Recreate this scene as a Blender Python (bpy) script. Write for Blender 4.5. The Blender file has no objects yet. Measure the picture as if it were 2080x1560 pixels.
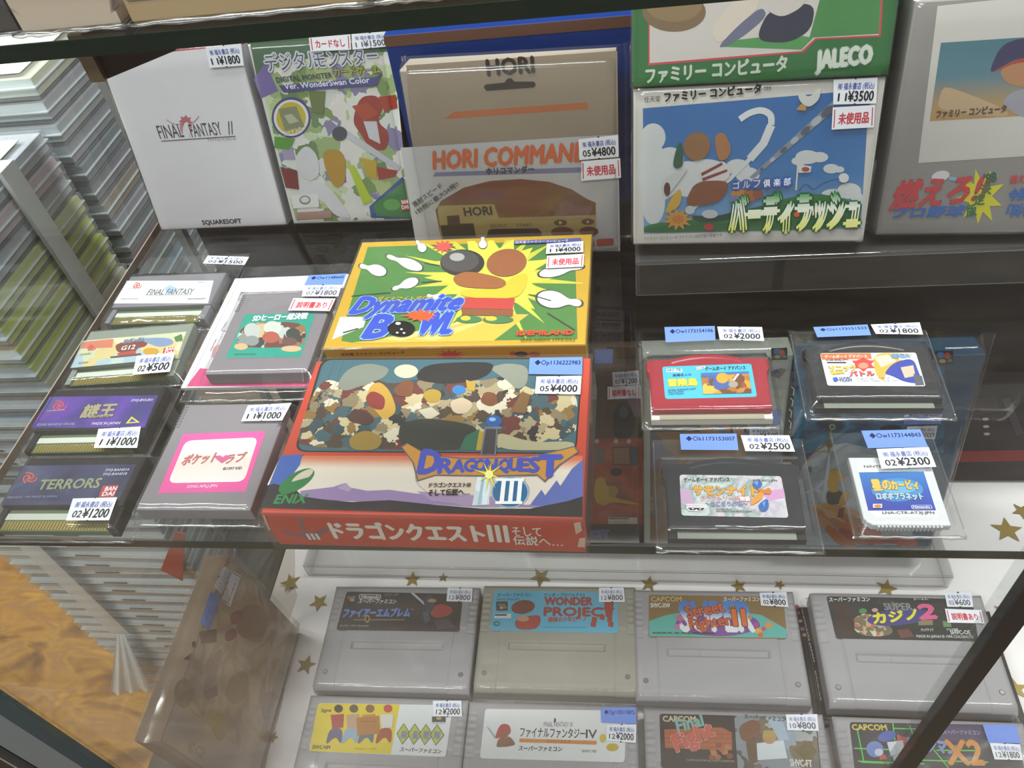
import bpy, bmesh, math, random
from mathutils import Vector, Matrix, noise
from mathutils.geometry import tessellate_polygon
random.seed(7)
SC = bpy.context.scene
COL = SC.collection
FLOOR_Z = -700.0                       # shop floor, in mm below the middle shelf's top face
def wz(z): return (z - FLOOR_Z) / 1000
def W(x, y, z): return Vector((x / 1000, y / 1000, wz(z)))

# ---------------------------------------------------------------- camera
FPX, YAW, PITCH, ROLL, CAMH = 1623.905, math.radians(12.439286), math.radians(46.526337), math.radians(-10.113744), 297.278
_f0 = Vector((-math.sin(YAW), math.cos(YAW), 0)); _r0 = Vector((math.cos(YAW), math.sin(YAW), 0)); _u0 = Vector((0, 0, 1))
FW = _f0 * math.cos(PITCH) - _u0 * math.sin(PITCH)
_up = _u0 * math.cos(PITCH) + _f0 * math.sin(PITCH)
RT = _r0 * math.cos(ROLL) + _up * math.sin(ROLL)
UP = _up * math.cos(ROLL) - _r0 * math.sin(ROLL)
CAM = W(0, 0, CAMH)
cd = bpy.data.cameras.new('camera'); cam = bpy.data.objects.new('camera', cd); COL.objects.link(cam)
R3 = Matrix((RT, UP, -FW)).transposed()
cam.matrix_world = Matrix.Translation(CAM) @ R3.to_4x4()
cd.sensor_fit = 'HORIZONTAL'; cd.sensor_width = 36; cd.lens = 36 * FPX / 2080
cd.clip_start = 0.01; cd.clip_end = 50
SC.camera = cam
def ray(x, y): return RT * ((x - 1040) / FPX) - UP * ((y - 780) / FPX) + FW

# ---------------------------------------------------------------- light and exposure
SC.view_settings.view_transform = 'Standard'; SC.view_settings.look = 'None'
SC.view_settings.exposure = -0.28; SC.view_settings.gamma = 1; SC.view_settings.use_curve_mapping = False
SC.cycles.transparent_max_bounces = 40; SC.cycles.max_bounces = 10
SC.cycles.caustics_reflective = False; SC.cycles.caustics_refractive = False
wd = bpy.data.worlds.new('shop_air'); SC.world = wd; wd.use_nodes = True
wd.node_tree.nodes['Background'].inputs[0].default_value = (1, 0.98, 0.965, 1)
wd.node_tree.nodes['Background'].inputs[1].default_value = 0.50
def area(name, loc, target, sx, sy, power, col=(1, 0.985, 0.975)):
    l = bpy.data.lights.new(name, 'AREA'); l.shape = 'RECTANGLE'; l.size = sx; l.size_y = sy; l.energy = power; l.color = col
    o = bpy.data.objects.new(name, l); COL.objects.link(o); o.location = loc
    o.rotation_euler = (Vector(target) - Vector(loc)).to_track_quat('-Z', 'Y').to_euler()
    return o
area('overhead_area_light', (-0.25, -0.35, 2.55), (-0.1, 0.25, 0.6), 1.2, 0.16, 22)
area('overhead_area_light', (-0.9, 0.5, 2.55), (-0.4, 0.4, 0.4), 0.16, 1.2, 60)
area('overhead_area_light', (0.75, 0.6, 2.55), (-0.2, 0.4, 0.5), 0.16, 1.2, 70)  # added fill lamp, lights the right faces of the case stacks
area('overhead_area_light', (-1.05, -0.8, 2.55), (-0.5, 0.35, 0.4), 1.2, 0.16, 54)  # added fill lamp, brightens the front faces of the case stack

# ---------------------------------------------------------------- materials
def lin(c): return c / 12.92 if c <= 0.04045 else ((c + 0.055) / 1.055) ** 2.4
def rgb(h): return tuple(lin(int(h[i:i + 2], 16) / 255) for i in (0, 2, 4)) + (1,)
MATS = {}
def newmat(name):
    m = bpy.data.materials.new(name); m.use_nodes = True; m.node_tree.nodes.clear()
    nt = m.node_tree; out = nt.nodes.new('ShaderNodeOutputMaterial'); return m, nt, out
def plain(h, rough=0.5, spec=0.3, metal=0.0, name=None, bump=0, bscale=300):
    k = (h, rough, spec, metal, bump)
    if k in MATS: return MATS[k]
    m, nt, out = newmat(name or 'ink_' + h)
    p = nt.nodes.new('ShaderNodeBsdfPrincipled'); p.inputs['Base Color'].default_value = rgb(h)
    p.inputs['Roughness'].default_value = rough; p.inputs['Metallic'].default_value = metal
    p.inputs['Specular IOR Level'].default_value = spec
    if bump:
        tc = nt.nodes.new('ShaderNodeTexCoord'); n = nt.nodes.new('ShaderNodeTexNoise'); n.inputs['Scale'].default_value = bscale; n.inputs['Detail'].default_value = 4
        b = nt.nodes.new('ShaderNodeBump'); b.inputs['Strength'].default_value = bump; b.inputs['Distance'].default_value = 0.001
        nt.links.new(tc.outputs['Object'], n.inputs['Vector']); nt.links.new(n.outputs['Fac'], b.inputs['Height']); nt.links.new(b.outputs['Normal'], p.inputs['Normal'])
    nt.links.new(p.outputs[0], out.inputs[0]); MATS[k] = m; return m
def ink(h): return h if not isinstance(h, str) else plain(h)
def patches(cols, scale, name, kind='VORONOI', rough=0.5, rand=1.0, stretch=(1, 1, 1)):
    """several flat colours in irregular patches (printed picture, cloth)"""
    m, nt, out = newmat(name)
    p = nt.nodes.new('ShaderNodeBsdfPrincipled'); p.inputs['Roughness'].default_value = rough; p.inputs['Specular IOR Level'].default_value = 0.3
    tc = nt.nodes.new('ShaderNodeTexCoord'); mp = nt.nodes.new('ShaderNodeMapping'); mp.inputs['Scale'].default_value = stretch
    nt.links.new(tc.outputs['Object'], mp.inputs['Vector'])
    ramp = nt.nodes.new('ShaderNodeValToRGB')
    if kind == 'VORONOI':
        v = nt.nodes.new('ShaderNodeTexVoronoi'); v.inputs['Scale'].default_value = scale; v.inputs['Randomness'].default_value = rand
        nz = nt.nodes.new('ShaderNodeTexNoise'); nz.inputs['Scale'].default_value = scale * 1.5
        ad = nt.nodes.new('ShaderNodeVectorMath'); ad.operation = 'MULTIPLY_ADD'; ad.inputs[1].default_value = (1.2 / scale,) * 3
        nt.links.new(nz.outputs['Color'], ad.inputs[0]); nt.links.new(mp.outputs[0], ad.inputs[2]); nt.links.new(mp.outputs[0], nz.inputs['Vector'])
        nt.links.new(ad.outputs[0], v.inputs['Vector'])
        sp = nt.nodes.new('ShaderNodeSeparateColor'); nt.links.new(v.outputs['Color'], sp.inputs[0]); nt.links.new(sp.outputs[0], ramp.inputs[0])
        ramp.color_ramp.interpolation = 'CONSTANT'
        pos = [i / len(cols) for i in range(len(cols))]
    else:
        n = nt.nodes.new('ShaderNodeTexNoise'); n.inputs['Scale'].default_value = scale; n.inputs['Detail'].default_value = 5; n.inputs['Distortion'].default_value = 0.6
        nt.links.new(mp.outputs[0], n.inputs['Vector']); nt.links.new(n.outputs['Fac'], ramp.inputs[0])
        pos = [0.3 + 0.4 * i / max(1, len(cols) - 1) for i in range(len(cols))]
    cr = ramp.color_ramp
    cr.elements[0].position = pos[0]; cr.elements[0].color = rgb(cols[0])
    cr.elements[1].position = pos[1]; cr.elements[1].color = rgb(cols[1])
    for q, c in zip(pos[2:], cols[2:]):
        e = cr.elements.new(q); e.color = rgb(c)
    nt.links.new(ramp.outputs[0], p.inputs['Base Color']); nt.links.new(p.outputs[0], out.inputs[0])
    return m
def blend(cols, axis, lo, hi, name):
    """a printed blend of inks along one local axis, lo..hi in mm"""
    m, nt, out = newmat(name)
    p = nt.nodes.new('ShaderNodeBsdfPrincipled'); p.inputs['Roughness'].default_value = 0.45; p.inputs['Specular IOR Level'].default_value = 0.3
    tc = nt.nodes.new('ShaderNodeTexCoord'); s = nt.nodes.new('ShaderNodeSeparateXYZ'); mr = nt.nodes.new('ShaderNodeMapRange')
    mr.inputs['From Min'].default_value = lo / 1000; mr.inputs['From Max'].default_value = hi / 1000
    r = nt.nodes.new('ShaderNodeValToRGB'); n = len(cols)
    for i, c in enumerate(cols):
        e = r.color_ramp.elements[i] if i < 2 else r.color_ramp.elements.new(i / (n - 1))
        e.position = i / (n - 1)
        e.color = rgb(c)
    nt.links.new(tc.outputs['Object'], s.inputs[0]); nt.links.new(s.outputs['XYZ'.index(axis)], mr.inputs['Value'])
    nt.links.new(mr.outputs[0], r.inputs[0]); nt.links.new(r.outputs[0], p.inputs['Base Color']); nt.links.new(p.outputs[0], out.inputs[0])
    return m
def clear(name, tint, ior, rough, gloss=1.0, milk=0.0, milkcol='ffffff', bump=0, bscale=60):
    """see-through sheet: clear, with a fresnel mirror gloss and an optional milky share"""
    m, nt, out = newmat(name)
    t = nt.nodes.new('ShaderNodeBsdfTransparent'); t.inputs[0].default_value = rgb(tint)
    g = nt.nodes.new('ShaderNodeBsdfGlossy'); g.inputs['Roughness'].default_value = rough
    f0 = ((ior - 1) / (ior + 1)) ** 2
    fr = nt.nodes.new('ShaderNodeLayerWeight'); fr.inputs['Blend'].default_value = 0.5      # schlick gloss, the same from both sides
    pw = nt.nodes.new('ShaderNodeMath'); pw.operation = 'POWER'; pw.inputs[1].default_value = 5; nt.links.new(fr.outputs['Facing'], pw.inputs[0])
    mu = nt.nodes.new('ShaderNodeMath'); mu.operation = 'MULTIPLY_ADD'; mu.inputs[1].default_value = (1 - f0) * gloss; mu.inputs[2].default_value = f0 * gloss; mu.use_clamp = True
    nt.links.new(pw.outputs[0], mu.inputs[0])
    mx = nt.nodes.new('ShaderNodeMixShader'); nt.links.new(mu.outputs[0], mx.inputs[0])
    first = t
    if milk:
        d = nt.nodes.new('ShaderNodeBsdfDiffuse'); d.inputs[0].default_value = rgb(milkcol)
        m2 = nt.nodes.new('ShaderNodeMixShader'); m2.inputs[0].default_value = milk
        nt.links.new(t.outputs[0], m2.inputs[1]); nt.links.new(d.outputs[0], m2.inputs[2]); first = m2
    nt.links.new(first.outputs[0], mx.inputs[1]); nt.links.new(g.outputs[0], mx.inputs[2]); nt.links.new(mx.outputs[0], out.inputs[0])
    if bump:
        tc = nt.nodes.new('ShaderNodeTexCoord'); n = nt.nodes.new('ShaderNodeTexNoise'); n.inputs['Scale'].default_value = bscale; n.inputs['Detail'].default_value = 1
        b = nt.nodes.new('ShaderNodeBump'); b.inputs['Strength'].default_value = bump; b.inputs['Distance'].default_value = 0.002
        nt.links.new(tc.outputs['Object'], n.inputs['Vector']); nt.links.new(n.outputs['Fac'], b.inputs['Height']); nt.links.new(b.outputs['Normal'], g.inputs['Normal']); nt.links.new(b.outputs['Normal'], fr.inputs['Normal'])
    return m
M_PANE = clear('pane_glass', 'fafcfb', 1.5, 0.02, 1.0)
M_SHELF = clear('shelf_glass', 'f6f7f7', 1.5, 0.0)
M_EDGE = plain('12241d', 0.15, 0.5, name='glass_edge_green')
M_FILM = clear('clear_film', 'fafafa', 1.45, 0.10, 1.3, 0.025, bump=0.12, bscale=22)
M_ROLL = clear('film_fold', 'f4f4f4', 1.9, 0.12, 1.6, 0.05)
M_ACRYL = clear('clear_acrylic', 'f5f5f5', 1.49, 0.03, 1.2, 0.03)
M_CASE = clear('clear_case_plastic', 'eef2f4', 1.5, 0.12, 1.6, 0.12, 'eef2f4')

# ---------------------------------------------------------------- objects
XF = {}
def meta(o, label, cat, group=None, kind=None):
    if label: o['label'] = label
    if cat: o['category'] = cat
    if group: o['group'] = group
    if kind: o['kind'] = kind
    return o
def thing(name, label, cat, loc=(0, 0, 0), rot=None, group=None):
    o = bpy.data.objects.new(name, None); COL.objects.link(o); o.empty_display_size = 0.01
    M = Matrix.Translation(W(*loc)) @ (rot or Matrix.Identity(4))
    o.matrix_world = M; XF[o.name] = M
    return meta(o, label, cat, group)
def rz(a): return Matrix.Rotation(math.radians(a), 4, 'Z')
def lean(a, yaw=0): return rz(yaw) @ Matrix.Rotation(math.radians(90 - a), 4, 'X')
def link(name, me, parent=None):
    o = bpy.data.objects.new(name, me); COL.objects.link(o)
    if parent is not None: o.parent = parent
    return o
def build(name, verts, faces, mats, parent=None, fm=None, smooth=False, world=False):
    """mesh from mm data; local to its parent, or in the case's own mm frame when world is set"""
    me = bpy.data.meshes.new(name)
    if world: vs = [W(*v) for v in verts]
    else: vs = [(v[0] / 1000, v[1] / 1000, v[2] / 1000) for v in verts]
    me.from_pydata(vs, [], faces)
    for m in (mats if isinstance(mats, (list, tuple)) else [mats]): me.materials.append(ink(m))
    if fm: me.polygons.foreach_set('material_index', fm)
    if smooth: me.polygons.foreach_set('use_smooth', [True] * len(me.polygons))
    me.update()
    return link(name, me, parent)
class MB:
    """collects boxes, prisms and tubes in mm"""
    def __init__(s): s.v = []; s.f = []; s.m = []; s.k = 0
    def add(s, vs, fs):
        n = len(s.v); s.v += [tuple(v) for v in vs]; s.f += [tuple(i + n for i in f) for f in fs]; s.m += [s.k] * len(fs); return s
    def box(s, x0, y0, z0, x1, y1, z1, b=0):
        if b <= 0:
            vs = [(x, y, z) for z in (z0, z1) for x, y in ((x0, y0), (x1, y0), (x1, y1), (x0, y1))]
            return s.add(vs, [(3, 2, 1, 0), (4, 5, 6, 7), (0, 1, 5, 4), (1, 2, 6, 5), (2, 3, 7, 6), (3, 0, 4, 7)])
        return s.prism([(x0, y0), (x1, y0), (x1, y1), (x0, y1)], z0, z1, b)
    def prism(s, pts, z0, z1, b=0):
        """outline (counter-clockwise) raised from z0 to z1, edges rounded by b"""
        n = len(pts); rings = []
        def inset(d):
            out = []
            for i in range(n):
                p0, p, p1 = Vector(pts[i - 1]), Vector(pts[i]), Vector(pts[(i + 1) % n])
                a = (p - p0).normalized(); c = (p1 - p).normalized()
                na = Vector((-a.y, a.x)); nc = Vector((-c.y, c.x)); q = na + nc
                q = q / max(0.3, q.dot(na)); out.append((p.x + q.x * d, p.y + q.y * d))
            return out
        prof = [(0, z0), (0, z1)] if b <= 0 else [(b, z0), (b * .3, z0 + b * .3), (0, z0 + b), (0, z1 - b), (b * .3, z1 - b * .3), (b, z1)]
        vs = []
        for d, z in prof: vs += [(x, y, z) for x, y in (inset(d) if d else pts)]
        fs = []
        for r in range(len(prof) - 1):
            for i in range(n):
                j = (i + 1) % n; fs.append((r * n + i, r * n + j, (r + 1) * n + j, (r + 1) * n + i))
        L = (len(prof) - 1) * n
        for t in tessellate_polygon([[Vector((x, y, 0)) for x, y in pts]]):
            a, c, d = t
            A = Vector(pts[a]); B = Vector(pts[c]); C = Vector(pts[d])
            if (B - A).cross(C - A) < 0: a, d = d, a
            fs.append((L + a, L + c, L + d)); fs.append((d, c, a))
        return s.add(vs, fs)
    def tube(s, pts, r, seg=8):
        P = [Vector(p) for p in pts]; n = len(P); vs = []; fs = []
        for i in range(n):
            d = (P[min(i + 1, n - 1)] - P[max(i - 1, 0)]).normalized()
            a = d.orthogonal().normalized() if i == 0 else (s._a - d * s._a.dot(d)).normalized()
            s._a = a; b = d.cross(a)
            rr = r[i] if isinstance(r, (list, tuple)) else r
            vs += [P[i] + a * rr * math.cos(6.2832 * k / seg) + b * rr * math.sin(6.2832 * k / seg) for k in range(seg)]
        for i in range(n - 1):
            for k in range(seg): fs.append((i * seg + k, i * seg + (k + 1) % seg, (i + 1) * seg + (k + 1) % seg, (i + 1) * seg + k))
        fs += [tuple(range(seg))[::-1], tuple((n - 1) * seg + k for k in range(seg))]
        return s.add(vs, fs)
    def make(s, name, mats, parent=None, smooth=False, world=False):
        return build(name, s.v, s.f, mats, parent, s.m, smooth, world)
def rrect(x0, y0, x1, y1, r, n=5):
    out = []
    for cx, cy, a in ((x1 - r, y0 + r, -90), (x1 - r, y1 - r, 0), (x0 + r, y1 - r, 90), (x0 + r, y0 + r, 180)):
        for i in range(n + 1):
            t = math.radians(a + 90 * i / n); out.append((cx + r * math.cos(t), cy + r * math.sin(t)))
    return out

# ---------------------------------------------------------------- printing on surfaces
VIEWS = dict(P=(0, 0, 1), A=(0, 0, 2.97143), B=(500, 0, 2.6), C=(1240, 0, 2.47619), D=(0, 450, 2.88889), E=(600, 450, 2.88889), F=(1180, 500, 2.31111), G=(0, 1000, 2.78594),
             H=(500, 800, 2.6), I=(560, 1100, 2.73684), J=(1240, 1100, 2.47619), K=(0, 700, 3.25), L=(0, 100, 4.33333), M=(0, 420, 4.33333), N=(1180, 700, 4.33333), O=(1560, 780, 4), S=(200, 1080, 3.25))
TXT = {}
def glyphs(body):
    if body not in TXT:
        c = bpy.data.curves.new('t', 'FONT'); c.body = body; c.size = 1; c.resolution_u = 2
        o = bpy.data.objects.new('t', c); me = bpy.data.meshes.new_from_object(o)
        vs = [(v.co.x, v.co.y) for v in me.vertices]; fs = [tuple(p.vertices) for p in me.polygons]
        bpy.data.objects.remove(o); bpy.data.curves.remove(c); bpy.data.meshes.remove(me)
        TXT[body] = (vs, fs, min(v[0] for v in vs), max(v[0] for v in vs), max(v[1] for v in vs))
    return TXT[body]
class Surf:
    """a printed face of a thing: photo points are carried along the line of sight onto the face's real plane"""
    def __init__(s, root, O=(0, 0, 0), U=(1, 0, 0), V=(0, 1, 0), view='P'):
        s.root = root; s.O = Vector(O); s.U = Vector(U); s.V = Vector(V); s.N = s.U.cross(s.V)
        s.inv = XF[root.name].inverted(); s.view(view); s.z = 0.05; s.cur = None; s.bk = {}; s.clip = None; s.last = None
    def view(s, v): s.ox, s.oy, s.sc = VIEWS[v]; return s
    def at(s, x, y):
        d = ray(s.ox + x / s.sc, s.oy + y / s.sc)
        o = (s.inv @ CAM) * 1000; d = s.inv.to_3x3() @ d
        t = (s.O - o).dot(s.N) / d.dot(s.N); p = o + d * t - s.O
        return Vector((p.dot(s.U), p.dot(s.V)))
    def b(s, name): s.cur = s.bk.setdefault(name, ([], [], [], [])); return s
    def raw(s, uv, faces, c, dz=0.015):
        if s.cur is None: s.b('artwork')
        v, f, fm, ms = s.cur; c = ink(c)
        if c not in ms: ms.append(c)
        k = ms.index(c); n = len(v); s.z += 0.006 if c is s.last else dz; s.last = c
        v += [tuple(s.O + s.U * p[0] + s.V * p[1] + s.N * s.z) for p in uv]
        f += [tuple(i + n for i in q) for q in faces]; fm += [k] * len(faces)
    def poly(s, uv, c):
        A = sum(uv[i - 1][0] * uv[i][1] - uv[i][0] * uv[i - 1][1] for i in range(len(uv)))
        if A < 0: uv = uv[::-1]
        if s.clip: uv = s.cut(uv)
        if len(uv) < 3: return s
        if len(uv) <= 4: s.raw(uv, [tuple(range(len(uv)))], c); return s
        fs = []
        for a, b_, d in tessellate_polygon([[Vector((p[0], p[1], 0)) for p in uv]]):
            A, B, C = Vector(uv[a][:2]), Vector(uv[b_][:2]), Vector(uv[d][:2])
            fs.append((a, b_, d) if (B - A).cross(C - A) > 0 else (d, b_, a))
        s.raw(uv, fs, c); return s
    def cut(s, uv):
        """trim a shape at the printed face's own edges"""
        x0, y0, x1, y1 = s.clip
        for ax, lim, sg in ((0, x0, 1), (0, x1, -1), (1, y0, 1), (1, y1, -1)):
            out = []
            for i in range(len(uv)):
                a, b = uv[i - 1], uv[i]; da = (a[ax] - lim) * sg; db = (b[ax] - lim) * sg
                if (da >= 0) != (db >= 0):
                    t = da / (da - db); out.append((a[0] + (b[0] - a[0]) * t, a[1] + (b[1] - a[1]) * t))
                if db >= 0: out.append((b[0], b[1]))
            uv = out
            if not uv: return uv
        return uv
    def P(s, pts, c, hard=False):
        uv = [s.at(*p) for p in pts]
        if not hard and len(uv) >= 5 and s.cur is s.bk.get('artwork'):      # drawn shapes have rounded corners
            for _ in range(2): uv = [uv[i].lerp(uv[(i + 1) % len(uv)], t) for i in range(len(uv)) for t in (.22, .78)]
        return s.poly(uv, c)
    def Pm(s, str_, c):
        n = [float(q) for q in str_.replace(',', ' ').split()]; return s.P(list(zip(n[::2], n[1::2])), c)
    def R(s, x0, y0, x1, y1, c): return s.P([(x0, y0), (x1, y0), (x1, y1), (x0, y1)], c)
    def RR(s, quad, r, c, n=5):
        q = [s.at(*p) for p in quad]; out = []
        for i in range(4):
            p0, p, p1 = q[i - 1], q[i], q[(i + 1) % 4]; a = p + (p0 - p).normalized() * r; d = p + (p1 - p).normalized() * r
            for k in range(n + 1):
                t = k / n; out.append(a * (1 - t) ** 2 + p * 2 * t * (1 - t) + d * t * t)
        return s.poly(out, c)
    def E(s, cx, cy, rx, ry, c, rot=0, n=28):
        ca, sa = math.cos(math.radians(rot)), math.sin(math.radians(rot)); pts = []
        for i in range(n):
            a = 6.28318 * i / n; x, y = rx * math.cos(a), ry * math.sin(a); pts.append((cx + x * ca - y * sa, cy + x * sa + y * ca))
        return s.P(pts, c, True)
    def Bu(s, cx, cy, rx, ry, k, n, c, ph=0, jit=0):
        rnd = random.Random(n * 31 + int(cx)); pts = []
        for i in range(2 * n):
            a = ph + 3.14159 * i / n; q = 1 if i % 2 == 0 else k
            if jit and i % 2 == 0: q *= 1 - rnd.random() * jit
            pts.append((cx + rx * q * math.cos(a), cy + ry * q * math.sin(a)))
        return s.P(pts, c, True)
    def Ln(s, pts, w, c):
        uv = [s.at(*p) for p in pts]; L = []; R = []
        if len(uv) > 4:
            q = [uv[0]] + uv + [uv[-1]]; uv = [0.5 * (2 * q[i] + (q[i + 1] - q[i - 1]) * t + (2 * q[i - 1] - 5 * q[i] + 4 * q[i + 1] - q[i + 2]) * t * t + (3 * q[i] - q[i - 1] - 3 * q[i + 1] + q[i + 2]) * t ** 3) for i in range(1, len(q) - 2) for t in (0, .25, .5, .75)] + [uv[-1]]
        for i in range(len(uv)):
            d = (uv[min(i + 1, len(uv) - 1)] - uv[max(i - 1, 0)]).normalized(); n = Vector((-d.y, d.x)) * w / 2
            L.append(uv[i] + n); R.append(uv[i] - n)
        vs = L + R; k = len(uv)
        s.raw(vs, [(k + i, k + i + 1, i + 1, i) for i in range(k - 1)], c); return s
    def T(s, body, x0, y0, x1, y1, h, c, bold=0, oc=None, ob=0.1, slant=0):
        """lettering whose baseline runs (x0,y0)-(x1,y1), h tall in the same picture units"""
        vs, fs, a, b_, top = glyphs(body)
        p0 = s.at(x0, y0); p1 = s.at(x1, y1); X = p1 - p0; q = s.at((x0 + x1) / 2, (y0 + y1) / 2); r = s.at((x0 + x1) / 2, (y0 + y1) / 2 - h)
        n = Vector((-X.y, X.x)).normalized(); H = abs((r - q).dot(n)); Y = n * H + X.normalized() * H * slant
        sx = X / (b_ - a)
        def put(dx, dy, col, dz=0.015):
            s.raw([p0 + sx * (v[0] - a) + Y * (v[1] / top) + X.normalized() * dx * H + n * dy * H for v in vs], fs, col, dz)
        if oc:
            for k in range(8): put(ob * math.cos(k * .7854), ob * math.sin(k * .7854), oc, .006 if k else .015)
        put(0, 0, c)
        if bold:
            for dx, dy in ((bold, 0), (-bold, 0), (0, bold), (0, -bold)): put(dx, dy, c, .006)
        return s
    def done(s, main=None, parent=None):
        """one mesh per bucket; the bucket called main carries the others as its sub-parts"""
        par = parent or s.root; objs = {}
        order = [main] if main in s.bk else []
        for k in order + [k for k in s.bk if k != main]:
            v, f, fm, ms = s.bk[k]
            if f: objs[k] = build(k, v, f, ms, objs[main] if (main in objs and k != main) else par, fm)
        s.bk = {}; s.cur = None; return objs
WHITE, BLUE, REDI, DARK = 'e4e6ee', '6f8fe0', 'c8404c', '30323a'
def lerp(a, b, t): return (a[0] + (b[0] - a[0]) * t, a[1] + (b[1] - a[1]) * t)
def sticker(root, view, z, quad, kind, text, parent=None, face=None, wear=0):
    """a shop sticker on the wrapper: white price, blue stock number or red-ruled note"""
    S = Surf(root, *(face or ((0, 0, z), (1, 0, 0), (0, 1, 0))), view)
    nm = {'p': 'price_sticker', 'b': 'stock_sticker', 'r': 'notice_sticker'}[kind]
    def q(u, v): return lerp(lerp(quad[0], quad[1], u), lerp(quad[3], quad[2], u), v)
    def tx(t, u0, u1, v, hv, c, bold=0):
        a = q(u0, v); d = q(u1, v); m = q((u0 + u1) / 2, v); m2 = q((u0 + u1) / 2, v - hv)
        S.T(t, a[0], a[1], d[0], d[1], math.hypot(m[1] - m2[1], 0) or 1, c, bold)
    S.b(nm).P(quad, BLUE if kind == 'b' else WHITE)
    if kind == 'p':
        cx = q(.5, 0.0); S.E(cx[0], cx[1], 6, 4, '3a3c48', n=10); cx = q(.5, 1); S.E(cx[0], cx[1], 6, 4, '3a3c48', n=10)
        S.b('lettering'); g = '7a82b4' if wear else '4a58a4'
        tx('㈲ 福永書店 (税込)', .1, .93, .40, .24, g, .015)
        tx(text[:2], .1, .3, .86, .30, '6a6a74' if wear else '24262c', .02); tx(text[2:], .33, .92, .88, .40, '5a5a66' if wear else '1a1c22', .025)
    elif kind == 'b':
        if text: S.b('lettering'); tx(text, .1, .96, .42, .28, '141f55', .02)
    else:
        a, b_, c_, d = q(.04, .1), q(.065, .1), q(.065, .92), q(.04, .92); S.P([a, b_, c_, d], REDI)
        a, b_, c_, d = q(.935, .1), q(.96, .1), q(.96, .92), q(.935, .92); S.P([a, b_, c_, d], REDI)
        S.b('lettering'); tx(text, .15, .86, .74, .46, REDI, .03)
    return S.done(nm, parent)
def sleeve(root, w, h, t, ml=3, mr=3, mt=4, mb=3, seed=1, amp=0.35, nx=30, ny=26, cx=0, cy=0, soft=5):
    """clear plastic bag drawn over a flat thing lying or leaning with its back at z=0"""
    xs = [cx - w / 2 - ml + (w + ml + mr) * i / nx for i in range(nx + 1)]; ys = [cy - h / 2 - mb + (h + mb + mt) * j / ny for j in range(ny + 1)]
    # keep a row of points on each edge of what is inside
    for arr, e in ((xs, (cx - w / 2, cx + w / 2)), (ys, (cy - h / 2, cy + h / 2))):
        for q in e:
            i = min(range(1, len(arr) - 1), key=lambda k: abs(arr[k] - q)); arr[i] = q
    v = []; f = []
    for y in ys:
        for x in xs:
            d = max(0, abs(x - cx) - w / 2, abs(y - cy) - h / 2)
            e = min(x - xs[0], xs[-1] - x, y - ys[0], ys[-1] - y)
            z = t + .95
            if d > 0: z = .6 + (t - .1) * max(0, 1 - d / soft) ** 1.5
            nz = noise.noise(Vector((x * .06, y * .06, seed * 7.3))) + .6 * noise.noise(Vector((x * .17, y * .17, seed * 3.1)))
            v.append((x, y, z + (abs(nz) if d == 0 else abs(nz) * 1.8) * amp))
    n = nx + 1
    for j in range(ny):
        for i in range(nx): f.append((j * n + i, j * n + i + 1, (j + 1) * n + i + 1, (j + 1) * n + i))
    fm = [0] * len(f); tb = MB()          # the folded front edge and a side seam
    for (a, b) in (((xs[0] + 1, ys[0] + .8), (xs[-1] - 1, ys[0] + .8)), ((xs[-1] - .7, ys[0] + 1), (xs[-1] - .7, ys[-1] - 1)), ((xs[0] + .7, ys[0] + 1), (xs[0] + .7, ys[-1] - 1))):
        tb.tube([(a[0] + (b[0] - a[0]) * k / 14, a[1] + (b[1] - a[1]) * k / 14 + .5 * noise.noise(Vector((k * .9, seed, 0))), 1.3 + .5 * noise.noise(Vector((k * .7, seed, 4)))) for k in range(15)], [(.45 + .55 * abs(noise.noise(Vector((k * .8, seed, 7)))) * 2) if a[1] == b[1] else .22 for k in range(15)], 7)
    n0 = len(v); v += tb.v; f += [tuple(i + n0 for i in q) for q in tb.f]; fm += [1] * len(tb.f)
    return build('plastic_sleeve', v, f, [M_FILM, M_ROLL], root, fm, smooth=True)

# ---------------------------------------------------------------- the place: shop floor, showcase, shelves
CL, CR, CF, CB, CZ = -328, 430, 136, 478, -333     # showcase: left, right, front, back glass lines and bottom level
def on_z(px, z):
    d = ray(*px); k = (wz(z) - CAM.z) / d.z; p = CAM + d * k; return p.x * 1000, p.y * 1000
def flat_mb(x0, y0, z0, x1, y1, z1, b=0): return MB().box(x0, y0, z0, x1, y1, z1, b)
wood = patches(['6a5d50', '5c5044', '75685a', '52473d'], 6, 'shop_floor_boards', 'NOISE', 0.4, stretch=(1, 6, 1))
o = flat_mb(-3000, -3000, FLOOR_Z - 20, 3000, 3000, FLOOR_Z).make('floor', wood, world=True)
meta(o, 'grey brown shop floor around the glass showcase', 'floor', kind='structure')
for nm, a in (('wall_back', (-3000, 3000, FLOOR_Z, 3000, 3060, 2000)), ('wall_left', (-3060, -3000, FLOOR_Z, -3000, 3060, 2000))):
    meta(flat_mb(*a).make(nm, plain('b9b0a4', .7), world=True), 'plain shop wall far beyond the showcase', 'wall', kind='structure')
case = thing('display_case', 'glass showcase with aluminium corner post and sliding front panes', 'display case', (0, 300, FLOOR_Z))
def casepart(name, mb, mats, smooth=False):
    o = mb.make(name, mats, None, smooth, True); o.parent = case; o.matrix_parent_inverse = XF[case.name].inverted(); return o
black = plain('15140f', 0.4, name='black_cabinet')
darkwood = plain('242223', 0.6, name='dark_back_board')
casepart('base_cabinet', flat_mb(CL - 60, CF - 10, FLOOR_Z, CR, CB + 10, CZ - 6), black)
casepart('bottom_board', flat_mb(CL, CF, CZ - 6, CR, CB, CZ - 2), plain('cfc7be', 0.6))
casepart('back_panel', flat_mb(CL, CB, CZ, CR, CB + 8, 520), darkwood)
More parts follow.
